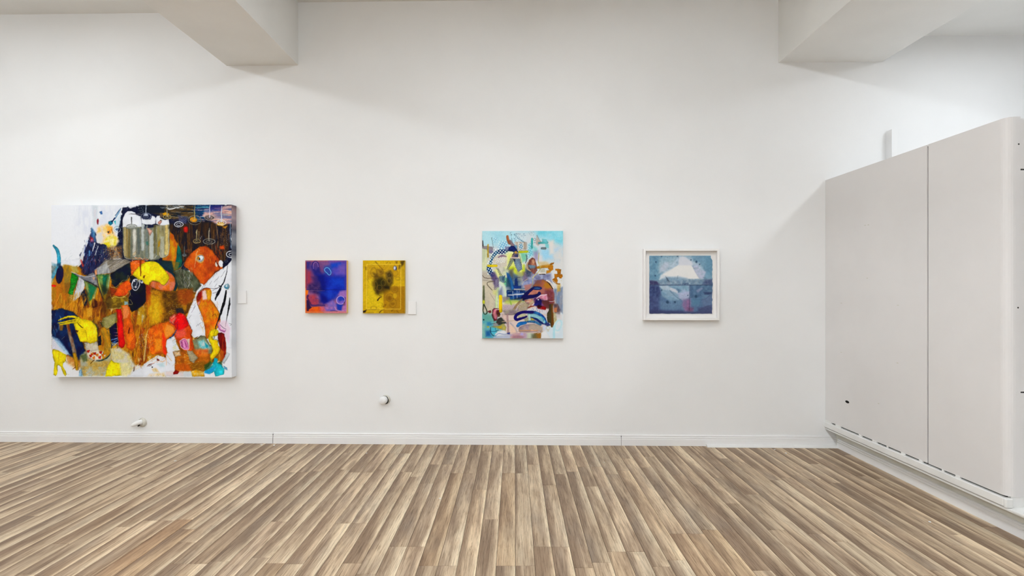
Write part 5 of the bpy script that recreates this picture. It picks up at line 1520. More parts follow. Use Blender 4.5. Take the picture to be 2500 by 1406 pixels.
    L([(1217, 628), (1226, 624), (1236, 626)], [3, 5, 2], (140, 104, 132), 0.9, 1.2); D([(1208, 630), (1232, 626), (1234, 640), (1210, 644)], 4.4, 1.2, (226, 232, 236), 30); c.scatter((1212, 634, 1226, 646), 14, 3, 1.4, 60, [(150, 160, 160), (120, 130, 130)], 0.7, 60)
    P([(1206, 660), (1212, 655), (1234, 680), (1234, 696), (1222, 690)], (216, 220, 140), 0.95, 3)
    P([(1228, 664), (1240, 656), (1238, 690), (1228, 688)], (206, 214, 176), 0.9, 3); P([(1230, 676), (1240, 680), (1237, 700), (1230, 694)], (90, 186, 140), 0.85, 3)
    P([(1196, 666), (1208, 664), (1216, 680), (1218, 700), (1206, 696)], (84, 66, 112), 0.9, 3.5, (60, 60, 110), (6, 6))
    P([(1209, 682), (1218, 678), (1216, 700), (1207, 702)], (170, 160, 190), 0.9, 1.6); D([(1208, 680), (1220, 676), (1216, 706), (1205, 708)], 2.6, 0.85, (40, 36, 70), 45)
    D([(1211, 652), (1218, 656), (1236, 690), (1228, 690)], 2.7, 0.95, (40, 50, 50), 45)
    P([(1219, 674), (1233, 672), (1232, 690), (1222, 688)], (190, 216, 220), 0.9, 1); D([(1218, 674), (1234, 672), (1232, 691), (1220, 688)], 2.7, 1.15, (14, 50, 84), 45); P([(1226, 676), (1232, 675), (1230, 685), (1226, 684)], (10, 60, 90), 0.6, 2)
    L([(1192, 648.4), (1212, 648.4)], 6, (240, 214, 22), 1, 0.7)
    L([(1178, 672), (1182, 677), (1190, 679), (1204, 679)], 1.6, (76, 62, 56), 0.85, 0.8); L([(1206, 687), (1194, 688), (1189, 692), (1194, 700), (1202, 708)], 1.8, (86, 74, 60), 0.85, 0.9); c.scatter((1178, 664, 1196, 688), 12, 1.6, 1.6, 0, [(226, 220, 210)], 0.8, 90)
    L([(1178, 684), (1205, 686)], 1, (120, 110, 96), 0.6)
    # blue brush shapes
    P([(1236, 664), (1243, 668), (1248, 678), (1258, 704), (1250, 708), (1240, 690)], (34, 112, 186), 0.95, 1.6, (20, 80, 160), (5, 9)); P([(1257, 680), (1263, 678), (1266, 706), (1256, 706)], (14, 40, 110), 0.9, 1.4)
    P([(1236, 678), (1244, 682), (1248, 700), (1236, 700)], (30, 70, 90), 0.8, 3); P([(1262, 660), (1276, 668), (1276, 690), (1264, 684)], (150, 150, 130), 0.7, 4); P([(1276, 664), (1290, 662), (1288, 684), (1278, 684)], (110, 84, 110), 0.7, 4)
    L([(1256, 676), (1270, 677)], 1, (30, 30, 40), 0.7); P([(1283, 656), (1296, 660), (1296, 676), (1286, 676)], (54, 66, 86), 0.7, 3); c.scatter((1282, 655, 1298, 676), 24, 2, 1.4, 80, [(160, 170, 190), (40, 50, 80)], 0.7, 50)
    L([(1288, 681), (1280, 686), (1274, 694)], 1.6, (196, 180, 140), 0.8)
    c.scatter((1270, 672, 1330, 686), 60, 1.6, 1.2, 30, [(206, 206, 214), (80, 80, 120), (130, 140, 176)], 0.7, 80)
    # brown bust with peach face
    P([(1292, 634), (1300, 628), (1306, 632), (1310, 646), (1312, 660), (1304, 670), (1298, 664), (1291, 655), (1289, 644)], (146, 84, 66), 1, 1.2, (120, 66, 56), (5, 6)); P([(1298, 634), (1303, 632), (1306, 640), (1304, 646), (1298, 644)], (222, 160, 122), 1, 1.2); P([(1296, 640), (1308, 646), (1309, 652), (1298, 648)], (206, 130, 100), 0.9, 1.4)
    P([(1289, 646), (1300, 647), (1308, 648), (1306, 655), (1294, 656)], (112, 152, 178), 0.95, 1.4); L([(1289, 640), (1286.4, 648), (1288, 656), (1295, 661)], [2.6, 4.4, 4, 2.4], (222, 188, 152), 1, 0.8); L([(1291, 641), (1289, 648), (1291, 656)], 1, (60, 40, 40), 0.8)
    c.scatter((1296, 655, 1312, 672), 16, 10, 2.4, 92, [(130, 84, 84), (160, 110, 110), (90, 60, 70)], 0.7, 10)
    # ochre letters
    L([(1313, 653), (1330, 650), (1346, 650)], [6, 8, 9], (190, 124, 20), 1, 1, (206, 140, 24), (6, 5)); P([(1340, 648), (1350, 650), (1351, 658), (1344, 662), (1338, 656)], (184, 112, 14), 1, 1.2); P([(1334, 660), (1346, 659), (1344, 665), (1334, 668)], (190, 122, 20), 0.95, 1.4); P([(1314, 640), (1332, 638), (1346, 646), (1320, 650)], (206, 176, 110), 0.7, 4)
    P([(1318, 656), (1330, 654), (1332, 664), (1320, 666)], (180, 176, 150), 0.8, 2.5)
    P([(1342, 645), (1346, 641.5), (1353, 640), (1352, 644), (1344, 648)], (170, 104, 20), 1, 0.7)
    P([(1355.5, 656.5), (1363, 655.5), (1370.5, 657), (1369, 664), (1369, 668), (1362, 668), (1360, 661), (1356, 660)], (188, 112, 10), 1, 0.7, warp=0.6)
    P([(1353, 668), (1372, 669.5), (1374.4, 675), (1371, 680), (1366, 680), (1363, 676), (1359, 677), (1362, 684), (1361, 690), (1369, 692), (1366, 695), (1358, 694), (1350, 686), (1348, 682), (1354, 678)], (188, 112, 10), 1, 0.7, warp=0.8)
    c.scatter((1357, 684, 1374, 712), 24, 3, 2, 60, [(226, 200, 130), (214, 206, 190), (200, 170, 90)], 0.8, 60)
    # thin yellow line, pill
    L([(1316, 617), (1314.5, 638), (1319, 652), (1315.5, 663), (1303, 675), (1300.5, 684), (1302.5, 706)], 1.5, (226, 212, 116), 1, 0.5)
    L([(1317, 667), (1331, 667.4)], 4.4, (224, 218, 208), 1, 0.6); L([(1317, 669.2), (1331, 669.4)], 1.6, (40, 16, 16), 1, 0.5)
    # dome
    P([(1302, 696), (1312, 684), (1326, 682), (1338, 688), (1348, 700), (1354, 716), (1354, 740), (1342, 752), (1320, 720), (1296, 712)], (156, 92, 48), 1, 2, (150, 80, 84), (9, 9)); P([(1322, 706), (1350, 708), (1352, 744), (1336, 744)], (126, 62, 84), 0.9, 5, (110, 44, 50), (6, 6)); P([(1304, 684), (1322, 684), (1320, 692), (1306, 694)], (110, 70, 80), 0.7, 3)
    P([(1330, 688), (1344, 694), (1346, 702), (1326, 704)], (176, 116, 24), 0.85, 3)
    P([(1278, 688), (1300, 682), (1298, 700), (1276, 704)], (120, 140, 190), 0.8, 4, (170, 170, 200), (5, 5))
    L([(1334, 684), (1341, 688), (1348, 697), (1354, 705)], [2.4, 4.4, 4.6, 3.6], (226, 214, 204), 1, 0.6); L([(1335, 687), (1342, 693), (1350, 705)], [1, 2.4, 1.4], (40, 20, 10), 1, 0.6)
    L([(1350, 684), (1357, 692), (1358, 715), (1357, 735)], 1, (206, 200, 200), 0.85); L([(1357, 733), (1346, 736), (1335, 734)], 1.2, (206, 206, 214), 0.9)
    P([(1353, 706), (1374, 700), (1374, 765), (1358, 752), (1356, 735)], (112, 134, 168), 0.95, 3, (150, 150, 160), (4, 20)); c.scatter((1354, 700, 1374, 755), 34, 22, 2.4, 92, [(96, 130, 176), (170, 150, 140), (70, 110, 160), (180, 180, 190), (130, 110, 100)], 0.6, 6)
    P([(1360, 696), (1368, 694), (1368, 710), (1360, 712)], (206, 160, 50), 0.7, 3)
    # lower left pale sprays
    L([(1181, 698), (1181, 722), (1181, 738)], [3, 5, 4], (74, 84, 50), 0.9, 1.4); L([(1181, 742), (1179.5, 757), (1182, 766), (1187, 766), (1189, 760), (1184, 748), (1181, 742)], 2.2, (22, 40, 18), 1, 0.7); E(1181, 737, 3, 4.5, (200, 206, 40), 0.95, 1.6)
    L([(1196, 715), (1208, 734)], 0.9, (120, 110, 96), 0.7); L([(1216, 704), (1213, 728), (1212, 750)], [6, 7, 6], (200, 220, 168), 0.95, 2); P([(1203, 708), (1214, 708), (1213, 722), (1204, 718)], (206, 210, 120), 0.7, 4)
    L([(1222, 690), (1230, 700), (1236, 722)], [7, 8, 7], (206, 222, 200), 0.95, 2); P([(1216, 712), (1226, 700), (1228, 720), (1218, 728)], (100, 110, 140), 0.75, 4)
    c.scatter((1188, 736, 1204, 756), 24, 2, 1.2, 60, [(206, 160, 120), (226, 222, 210), (150, 120, 90)], 0.7, 60)
    # windowed blue strip
    P([(1237, 708), (1284, 708), (1280, 728), (1260, 732), (1237, 732)], (22, 62, 128), 1, 1.4, (14, 40, 96), (7, 5)); P([(1252, 696), (1272, 698), (1272, 704), (1256, 704)], (20, 56, 140), 0.9, 1.4)
    L([(1256, 706), (1282, 707)], [3, 5, 3], (206, 204, 196), 0.95, 1); L([(1240, 720), (1260, 719), (1278, 717)], [1.6, 2.6, 3], (216, 222, 226), 0.95, 0.6); L([(1252, 711), (1254, 730)], 2.4, (170, 190, 200), 0.7, 1.2); L([(1262.5, 709), (1262.5, 728)], 1, (206, 214, 220), 0.8); L([(1268, 710), (1266, 716), (1256, 716)], 1, (190, 200, 210), 0.8)
    L([(1240, 712), (1250, 710)], 1, (120, 170, 190), 0.7); P([(1237, 724), (1256, 724), (1256, 732), (1238, 732)], (30, 90, 150), 0.6, 2); L([(1250, 731), (1268, 728), (1284, 724)], 1.6, (40, 50, 40), 0.8)
    P([(1226, 724), (1244, 724), (1244, 736), (1228, 738)], (140, 128, 120), 0.85, 3)
    P([(1280, 696), (1300, 692), (1294, 706), (1282, 710)], (176, 110, 100), 0.85, 2.5)
    # dark blue letter and salmon
    P([(1284, 716), (1302, 704), (1318, 706), (1316, 718), (1290, 722)], (206, 132, 112), 1, 1.6, (190, 116, 100), (6, 5)); P([(1316, 704), (1330, 700), (1330, 716), (1318, 714)], (170, 100, 90), 0.85, 2.5)
    L([(1305, 701), (1292, 711), (1282, 722), (1278, 730)], [5, 7, 9, 8], (16, 12, 84), 1, 0.8); L([(1277, 726), (1296, 724), (1308, 722), (1317, 718)], [9, 9, 8, 7], (14, 10, 82), 1, 0.8); E(1316.6, 716.5, 4.2, 4.8, (14, 12, 86), 1, 0.8)
    E(1312, 703.5, 11.5, 4.6, (20, 34, 104), 1, 0.8); E(1312, 703.5, 7.5, 2.2, (50, 90, 140), 0.85, 0.8); P([(1276, 726), (1286, 728), (1280, 734), (1274, 732)], (10, 16, 60), 0.9, 1.4)
    # pink, purple, red right
    P([(1280, 732), (1300, 728), (1306, 736), (1296, 746), (1284, 742)], (176, 100, 80), 0.9, 2, (206, 150, 120), (4, 5)); L([(1290, 744), (1302, 736), (1306, 730)], [2, 4, 2], (206, 196, 150), 0.9, 1)
    P([(1302, 728), (1320, 722), (1334, 730), (1338, 748), (1318, 752), (1306, 746)], (84, 40, 96), 1, 2, (120, 70, 120), (5, 5)); P([(1322, 734), (1340, 732), (1342, 754), (1330, 752)], (96, 44, 40), 0.9, 2.5)
    P([(1313, 726), (1324, 718), (1336, 718), (1337, 732), (1330, 733), (1320, 730)], (206, 120, 150), 1, 1, (222, 160, 180), (5, 4)); L([(1310, 729), (1320, 721), (1335, 719)], [1, 2.4, 1.6], (236, 214, 220), 0.95, 0.7)
    P([(1308, 732), (1318, 728), (1323, 734), (1322, 744), (1314, 748), (1304, 744)], (24, 14, 92), 1, 1.4); E(1314.5, 731, 2, 1.5, (226, 220, 230), 0.95, 0.7); P([(1304, 742), (1314, 740), (1314, 746), (1302, 746)], (30, 30, 120), 0.8, 1.4)
    P([(1311, 746), (1326, 747), (1334, 750), (1332, 757), (1312, 754)], (132, 8, 10), 1, 1); P([(1314, 744), (1324, 746), (1320, 751), (1312, 750)], (36, 6, 24), 0.9, 1.4); L([(1288, 752), (1296, 748), (1304, 747)], [2, 4, 2], (140, 44, 20), 0.9, 1)
    P([(1288, 754), (1310, 752), (1338, 758), (1338, 766), (1290, 764)], (206, 206, 214), 0.85, 2); c.scatter((1292, 752, 1336, 764), 20, 4, 2.6, 85, [(90, 120, 180), (200, 90, 90), (230, 230, 234), (60, 80, 150)], 0.8, 20)
    # purple halftone field
    P([(1227, 742), (1256, 736), (1282, 736), (1292, 744), (1286, 756), (1260, 764), (1228, 760)], (222, 208, 140), 1, 2.5, (226, 216, 176), (9, 6)); P([(1227, 744), (1262, 742), (1266, 760), (1228, 758)], (130, 100, 140), 0.75, 4); D([(1226, 738), (1290, 736), (1288, 758), (1270, 762), (1227, 760)], 2.75, 0.9, (230, 224, 220), 45); D([(1268, 736), (1294, 738), (1286, 760), (1262, 760)], 2.75, 0.85, (60, 36, 80), 45)
    P([(1236, 732), (1262, 732), (1280, 736), (1250, 742), (1230, 740)], (190, 206, 70), 0.7, 4); L([(1243, 728), (1248, 742)], [2, 4], (120, 170, 50), 0.7, 1.6)
    L([(1275, 730), (1264, 742), (1254, 756)], [3, 5, 5], (164, 130, 86), 0.9, 1.2)
    P([(1228, 758), (1256, 754), (1268, 762), (1256, 768), (1232, 767)], (150, 142, 126), 0.95, 4, (126, 110, 120), (8, 5)); L([(1234, 767), (1250, 768), (1262, 764)], 1.8, (60, 44, 50), 0.7, 1.4)
    # yellow bar
    L([(1222, 723.5), (1222.3, 759)], 8.4, (246, 206, 6), 1, 0.6); P([(1216, 764), (1220, 762), (1222, 768), (1217, 769)], (30, 24, 10), 0.95, 1)
    # pink block and dark green
    P([(1202, 756), (1206, 752), (1218, 753), (1219, 762), (1214, 770), (1214, 782), (1206, 784), (1201, 772)], (96, 28, 36), 1, 1.4); P([(1205, 755), (1212, 754), (1212, 764), (1215, 770), (1212, 780), (1206, 776), (1203, 766)], (216, 112, 140), 1, 1.4, (206, 130, 130), (5, 7)); L([(1210, 756), (1218, 755)], 2, (226, 210, 206), 0.9, 0.8); L([(1201, 768), (1206, 782)], 1.6, (40, 16, 20), 0.8)
    P([(1190, 759), (1198, 757), (1200, 762), (1196, 765), (1191, 762)], (110, 36, 40), 0.95, 0.9, warp=0.5); P([(1214, 766), (1220, 764), (1221, 772), (1215, 774)], (90, 50, 20), 0.9, 1.2)
    P([(1216, 777), (1224, 774), (1230, 780), (1235, 789), (1226, 793), (1216, 793), (1211, 786)], (48, 58, 50), 1, 1, (60, 54, 56), (5, 6)); L([(1230, 778), (1236, 789)], 2, (26, 30, 60), 0.8); P([(1206, 786), (1216, 790), (1216, 798), (1204, 796)], (150, 130, 130), 0.8, 2.5)
    # pink scaffolding
    L([(1238.5, 768), (1240, 790), (1241, 812)], 4.6, (178, 140, 142), 0.9, 1); L([(1226, 785), (1250, 783), (1268, 780)], 2, (190, 160, 130), 0.8, 1); L([(1246, 788), (1256, 800), (1262, 810)], [2, 4, 3], (160, 150, 160), 0.85, 1); L([(1246, 812), (1262, 810), (1275, 806)], 1, (150, 130, 130), 0.6); P([(1225, 766), (1236, 768), (1238, 786), (1228, 780)], (222, 192, 182), 0.9, 2); P([(1244, 792), (1256, 798), (1262, 812), (1246, 814)], (226, 194, 168), 0.8, 3)
    # yellow green wedge
    P([(1198, 797), (1216, 796), (1230, 789), (1236, 798), (1234, 808), (1222, 804)], (184, 172, 70), 1, 1.4, (160, 156, 90), (5, 5)); P([(1214, 796), (1226, 796), (1224, 802), (1216, 799)], (216, 180, 30), 0.9, 1.6); E(1191.5, 797.5, 3, 2.2, (206, 190, 50), 0.9, 1.2)
    P([(1188, 786), (1198, 784), (1200, 794), (1190, 796)], (40, 120, 176), 0.7, 3); L([(1197, 791), (1208, 789)], 0.9, (30, 40, 60), 0.8)
    P([(1198, 800), (1212, 800), (1212, 812), (1206, 818), (1198, 812)], (70, 180, 206), 0.9, 3); P([(1186, 808), (1198, 806), (1198, 820), (1186, 822)], (20, 80, 150), 0.85, 4); P([(1178, 766), (1200, 770), (1204, 784), (1180, 784)], (96, 160, 140), 0.8, 5); E(1180.4, 780.4, 1.7, 1.7, (14, 24, 26), 1, 0.6); P([(1177, 790), (1183, 790), (1183, 822), (1177, 824)], (150, 190, 170), 0.7, 4)
    L([(1198, 799), (1197.5, 808), (1201, 816), (1206, 820.5)], 1.4, (16, 40, 76), 0.9); L([(1199, 809), (1208, 809), (1217, 806)], 1.2, (20, 50, 90), 0.85); L([(1209, 800), (1211, 808)], 1, (20, 60, 100), 0.8)
    P([(1208, 816), (1216, 808), (1232, 806), (1238, 814), (1230, 818), (1212, 822)], (222, 224, 228), 0.95, 2); L([(1210, 822), (1217, 814), (1232, 816), (1243, 813)], 1.6, (110, 130, 180), 0.8, 1); P([(1238, 812), (1245, 811), (1245, 817), (1239, 816)], (40, 50, 130), 0.9, 1)
    P([(1205, 822), (1232, 818), (1250, 816), (1246, 827), (1204, 827)], (176, 184, 206), 0.9, 3)
    # lilac and brown bottom
    P([(1246, 816), (1268, 810), (1290, 812), (1292, 827), (1246, 827)], (176, 146, 176), 0.9, 3, (190, 150, 150), (6, 6)); P([(1270, 809), (1278, 808), (1278, 820), (1271, 818)], (170, 160, 216), 0.8, 2.5); P([(1252, 820), (1264, 818), (1280, 822), (1276, 827), (1250, 827)], (150, 100, 110), 0.7, 3)
    P([(1304, 814), (1324, 808), (1321, 827), (1300, 827)], (168, 110, 32), 1, 2); P([(1296, 814), (1308, 814), (1312, 827), (1294, 827)], (90, 96, 70), 0.8, 5); P([(1286, 810), (1298, 810), (1296, 827), (1286, 827)], (190, 206, 176), 0.8, 4); P([(1321, 812), (1332, 806), (1345, 827), (1321, 827)], (224, 226, 228), 0.95, 1.2)
    # mauve dome and orange stripe
    P([(1266, 806), (1268, 798), (1282, 792), (1304, 791), (1318, 794), (1326, 803), (1320, 812), (1270, 812)], (172, 152, 148), 1, 1.6, (150, 130, 146), (7, 6)); P([(1292, 792), (1312, 792), (1326, 800), (1322, 808), (1292, 806)], (176, 160, 140), 0.85, 3); L([(1269, 807), (1312, 806.5)], [3, 4.6, 3], (222, 166, 128), 1, 0.8); L([(1269, 804.6), (1300, 804.4)], 1.2, (226, 196, 170), 0.9); L([(1325, 802), (1322, 810), (1312, 814)], 1, (206, 200, 190), 0.8); L([(1264, 811), (1300, 812), (1318, 810)], 1.6, (222, 200, 190), 0.8)
    # big loop in blue
    P([(1288, 764), (1312, 764), (1322, 772), (1330, 786), (1318, 786), (1300, 776), (1290, 778)], (158, 214, 214), 1, 2, (130, 190, 210), (6, 5))
    P([(1278, 778), (1292, 774), (1294, 784), (1284, 786)], (170, 176, 140), 0.9, 1.6); P([(1296, 774), (1306, 776), (1304, 784), (1296, 783)], (196, 180, 60), 0.9, 1.2); P([(1304, 776), (1316, 784), (1304, 786)], (180, 150, 160), 0.9, 1.6); L([(1292, 770), (1293, 786)], [5, 4], (186, 222, 212), 0.95, 1.2)
    P([(1264, 767), (1282, 766), (1286, 770), (1266, 776)], (196, 196, 150), 0.9, 1.4); L([(1264, 776), (1275, 774)], 1, (226, 224, 220), 0.8)
    L([(1296, 762.5), (1282, 761.5), (1270, 763.5), (1261, 769), (1258, 776), (1262, 780), (1272, 777.5), (1286, 772.5)], [6, 7, 7, 7.4, 7.4, 7, 6, 4], (16, 6, 100), 1, 0.7)
    L([(1286, 761.5), (1302, 762), (1316, 766), (1326, 774), (1332, 786)], [7, 7, 6.5, 7, 8], (20, 60, 156), 1, 0.9, (40, 120, 190), (5, 4)); L([(1284, 761.5), (1300, 761.8)], 6.6, (24, 10, 110), 0.95, 0.9); L([(1296, 774), (1308, 778), (1318, 785), (1326, 790)], [2, 4.6, 5.4, 4], (14, 40, 120), 1, 0.8); L([(1320, 772), (1328, 780), (1330, 790)], 3, (80, 180, 206), 0.8, 1); E(1328.5, 786, 2, 4, (150, 210, 220), 0.8, 1)
    L([(1264, 795), (1270, 790), (1283, 787.5)], [7, 9, 7], (18, 98, 178), 1, 0.9, (40, 120, 190), (5, 4)); L([(1288, 785), (1304, 785), (1320, 792)], [4, 6.6, 5], (60, 136, 186), 0.95, 1.2, (30, 90, 150), (3, 3)); P([(1326, 790), (1340, 786), (1344, 794), (1336, 797)], (30, 40, 110), 0.9, 1.4); P([(1325, 794), (1334, 794), (1332, 804), (1326, 806)], (196, 206, 226), 0.9, 1.6)
    # olive brown bar and neighbours
    P([(1350, 740), (1362, 742), (1368, 756), (1366, 766), (1354, 764)], (120, 84, 80), 0.9, 2.5, (80, 60, 70), (4, 5)); P([(1352, 752), (1360, 750), (1360, 762), (1352, 762)], (206, 120, 70), 0.85, 2); P([(1358, 762), (1368, 760), (1367, 776), (1360, 774)], (140, 130, 134), 0.8, 2)
    P([(1349, 764), (1358, 764), (1360, 780), (1352, 790), (1348, 782)], (196, 182, 116), 0.95, 2, (214, 206, 170), (4, 4)); P([(1358, 766), (1372, 768), (1372, 782), (1360, 782)], (214, 208, 208), 0.8, 3)
    P([(1341, 742), (1350, 741), (1349.5, 760), (1351, 778), (1352, 790), (1351, 797), (1347, 799), (1344.6, 796), (1343, 788), (1337, 786), (1335, 776), (1336, 764), (1340, 758)], (66, 58, 32), 1, 0.7); P([(1346, 742), (1350, 741), (1352, 790), (1350, 798), (1346, 798), (1346, 770)], (112, 62, 12), 0.85, 2)
    L([(1352.5, 796), (1352.5, 826)], 5, (160, 214, 224), 0.8, 2); E(1363, 794, 7, 13, (166, 218, 226), 0.7, 2.2, rot=18, ring=3); E(1338, 801, 4, 4, (180, 170, 130), 0.7, 1.4, ring=1.4); E(1338, 806, 3, 4, (200, 190, 170), 0.5, 1)
    c.scatter((1350, 588, 1372, 640), 8, 1.2, 1.2, 0, [(80, 120, 140)], 0.8, 90)
    c.smear(400, 5, 1.3, 60, 90, 18, 0.3)
    c.warp(0.35, 4.0)
    c.grain(0.05, 2.2, 2.2, 21)
    return c


# ================================================================== painting 5: iceberg-like ink wash on deckled paper
def paint_ice():
    c = Canvas(1585.6, 624.0, 1738.8, 765.6, 1.6, (84, 128, 160), 12, (1550, 595), 7.03)
    P, L, E = c.P, c.L, c.E
    P([(240, 195), (1340, 195), (1340, 700), (240, 700)], (112, 158, 186), 1, 10, (96, 142, 174), (16, 16))
    P([(250, 200), (420, 200), (440, 560), (330, 640), (250, 620)], (78, 132, 164), 0.8, 60, (104, 154, 182), (7, 7))
    P([(1180, 200), (1330, 200), (1330, 560), (1230, 500)], (84, 138, 170), 0.8, 50)
    P([(430, 260), (560, 220), (760, 210), (620, 400), (520, 460), (420, 500), (400, 440)], (156, 186, 200), 0.9, 40, (132, 170, 190), (7, 9))
    P([(440, 400), (520, 310), (590, 320), (590, 400), (520, 470), (420, 500)], (184, 190, 206), 0.75, 30)
    P([(640, 330), (760, 210), (960, 210), (1010, 300), (1110, 330), (1200, 480), (1170, 620), (420, 620), (440, 540), (540, 440)], (176, 196, 210), 0.9, 24, (150, 178, 200), (8, 8))
    P([(420, 620), (450, 540), (540, 470), (740, 370), (790, 320), (840, 380), (1000, 480), (1120, 600), (800, 610), (640, 590), (520, 570)], (208, 212, 214), 0.9, 14)
    P([(480, 530), (620, 450), (750, 360), (960, 350), (1040, 480), (1120, 600), (960, 606), (820, 580), (620, 560)], (224, 222, 218), 1, 8)
    P([(750, 300), (770, 230), (820, 210), (900, 250), (980, 310), (1000, 370), (750, 370)], (206, 208, 216), 0.95, 16)
    P([(1000, 390), (1080, 360), (1110, 440), (1220, 480), (1180, 600), (1120, 600), (1020, 450)], (184, 182, 208), 0.85, 20, (160, 176, 200), (6, 6))
    L([(1000, 390), (1050, 500), (1115, 605)], 9, (130, 140, 170), 0.6, 6); L([(745, 350), (700, 380), (560, 450)], 8, (150, 180, 196), 0.5, 8); L([(740, 240), (745, 310)], 6, (130, 160, 176), 0.6, 4)
    L([(1010, 420), (1080, 415)], 7, (120, 124, 160), 0.7, 5); L([(1100, 400), (1130, 440), (1120, 480)], 7, (206, 204, 220), 0.7, 5)
    # water line
    P([(250, 620), (420, 640), (540, 580), (760, 590), (960, 610), (1320, 600), (1320, 710), (250, 710)], (100, 132, 160), 0.9, 20, (136, 160, 180), (5, 5)); P([(250, 630), (380, 640), (420, 705), (250, 708)], (46, 40, 90), 0.9, 18); P([(1200, 620), (1325, 610), (1325, 705), (1160, 700)], (58, 70, 116), 0.85, 22)
    P([(560, 570), (760, 560), (900, 590), (800, 640), (600, 630)], (120, 156, 184), 0.7, 20)
    c.scatter((260, 630, 1310, 705), 90, 26, 9, 5, [(40, 56, 90), (176, 190, 200), (60, 76, 110), (120, 140, 166), (140, 110, 130)], 0.7, 40, 5)
    c.scatter((960, 600, 1300, 690), 30, 60, 7, 90, [(90, 120, 150), (60, 90, 130)], 0.6, 8, 5); P([(525, 555), (560, 590), (600, 655), (560, 640)], (60, 80, 100), 0.95, 8); L([(740, 545), (725, 610)], 7, (70, 90, 110), 0.7, 4)
    c.scatter((800, 670, 920, 705), 14, 20, 14, 0, [(24, 40, 84)], 0.85, 40, 5)
    # below
    P([(240, 708), (1340, 708), (1340, 1210), (240, 1210)], (70, 104, 146), 1, 3, (86, 126, 162), (16, 14))
    P([(240, 710), (420, 710), (460, 800), (420, 900), (420, 1200), (240, 1210)], (48, 56, 110), 0.95, 40, (62, 78, 130), (7, 7)); P([(250, 720), (400, 740), (400, 900), (260, 900)], (34, 46, 100), 0.8, 30, (60, 80, 130), (4, 4))
    P([(420, 712), (610, 712), (720, 760), (780, 980), (600, 980), (470, 900)], (104, 146, 178), 0.95, 24, (124, 160, 186), (9, 9))
    P([(420, 725), (560, 715), (620, 760), (600, 800), (480, 790)], (170, 190, 204), 0.9, 12); P([(610, 750), (700, 780), (740, 820), (735, 850), (650, 820), (605, 800)], (196, 200, 208), 0.95, 10); P([(450, 790), (600, 800), (780, 950), (740, 960), (560, 880)], (130, 164, 190), 0.8, 14)
    P([(620, 715), (945, 712), (945, 900), (780, 940), (740, 850), (800, 800)], (116, 160, 186), 0.9, 14, (146, 170, 200), (7, 7)); P([(740, 850), (940, 810), (940, 920), (830, 980), (760, 940)], (166, 172, 206), 0.85, 24); L([(600, 800), (700, 900), (820, 985)], 12, (76, 110, 146), 0.8, 8); L([(700, 860), (780, 850), (840, 880)], 7, (190, 196, 214), 0.7, 5)
    P([(830, 960), (960, 940), (960, 1090), (1000, 1150), (860, 1160), (810, 1060)], (120, 96, 146), 0.95, 36, (140, 90, 140), (6, 6)); P([(900, 1090), (1010, 1100), (990, 1170), (900, 1170)], (110, 60, 100), 0.8, 30)
    P([(945, 710), (1320, 705), (1320, 860), (1000, 940), (945, 920)], (62, 96, 136), 0.95, 8, (80, 120, 156), (7, 6)); P([(1050, 800), (1150, 750), (1170, 770), (1080, 840)], (130, 140, 180), 0.8, 14); P([(1180, 830), (1320, 830), (1320, 870), (1200, 870)], (36, 44, 90), 0.8, 18); P([(1150, 960), (1320, 860), (1320, 1060), (1180, 1120)], (84, 108, 150), 0.9, 30); P([(960, 940), (1140, 930), (1100, 1050), (980, 1060)], (70, 120, 156), 0.85, 30)
    L([(1000, 940), (1180, 960), (1290, 880)], 7, (50, 70, 110), 0.6, 5); L([(1080, 1160), (1200, 1090), (1320, 1050)], 10, (46, 56, 100), 0.7, 8)
    P([(240, 1130), (800, 1140), (900, 1170), (1330, 1150), (1330, 1210), (240, 1210)], (48, 52, 98), 0.9, 30); P([(1080, 1100), (1330, 1060), (1330, 1210), (1100, 1210)], (60, 66, 112), 0.85, 30); P([(440, 1000), (800, 1000), (820, 1130), (480, 1130)], (88, 124, 160), 0.7, 50)
    L([(250, 707), (1320, 707)], 7, (24, 34, 66), 0.95, 3, curve=False); L([(942, 712), (938, 900), (934, 1140)], [5, 6, 9], (44, 40, 80), 0.85, 4)
    for (x, y, r) in ((1060, 310, 18), (965, 275, 12), (1115, 350, 10), (360, 312, 12), (576, 424, 8), (1050, 905, 22), (910, 885, 10), (460, 795, 10), (455, 215, 10), (735, 210, 12), (350, 545, 9), (560, 1000, 26), (690, 1000, 14)):
        E(x, y, r, r * 1.1, (30, 60, 92), 0.85, 8, warp=6)
    L([(950, 920), (1040, 915)], 6, (36, 56, 90), 0.8, 4); L([(1170, 575), (1210, 582)], 8, (80, 110, 130), 0.8, 5); c.scatter((260, 205, 760, 240), 22, 20, 8, 0, [(36, 60, 90)], 0.6, 20, 5)
    c.scatter((260, 720, 1300, 1180), 120, 12, 7, 30, [(40, 56, 100), (130, 160, 186), (60, 90, 130)], 0.5, 80, 4); c.scatter((520, 980, 800, 1100), 40, 16, 8, 40, [(50, 60, 100)], 0.55, 60, 4)
    c.grain(0.12, 3.0, 3.0, 21)
    c.blur(1, 0.7)
    g_ = c.img.mean(-1, keepdims=True)
    c.img = (c.img * 0.82 + g_ * 0.18) * 0.93 + np.array((176, 184, 190)) * 0.07
    return c


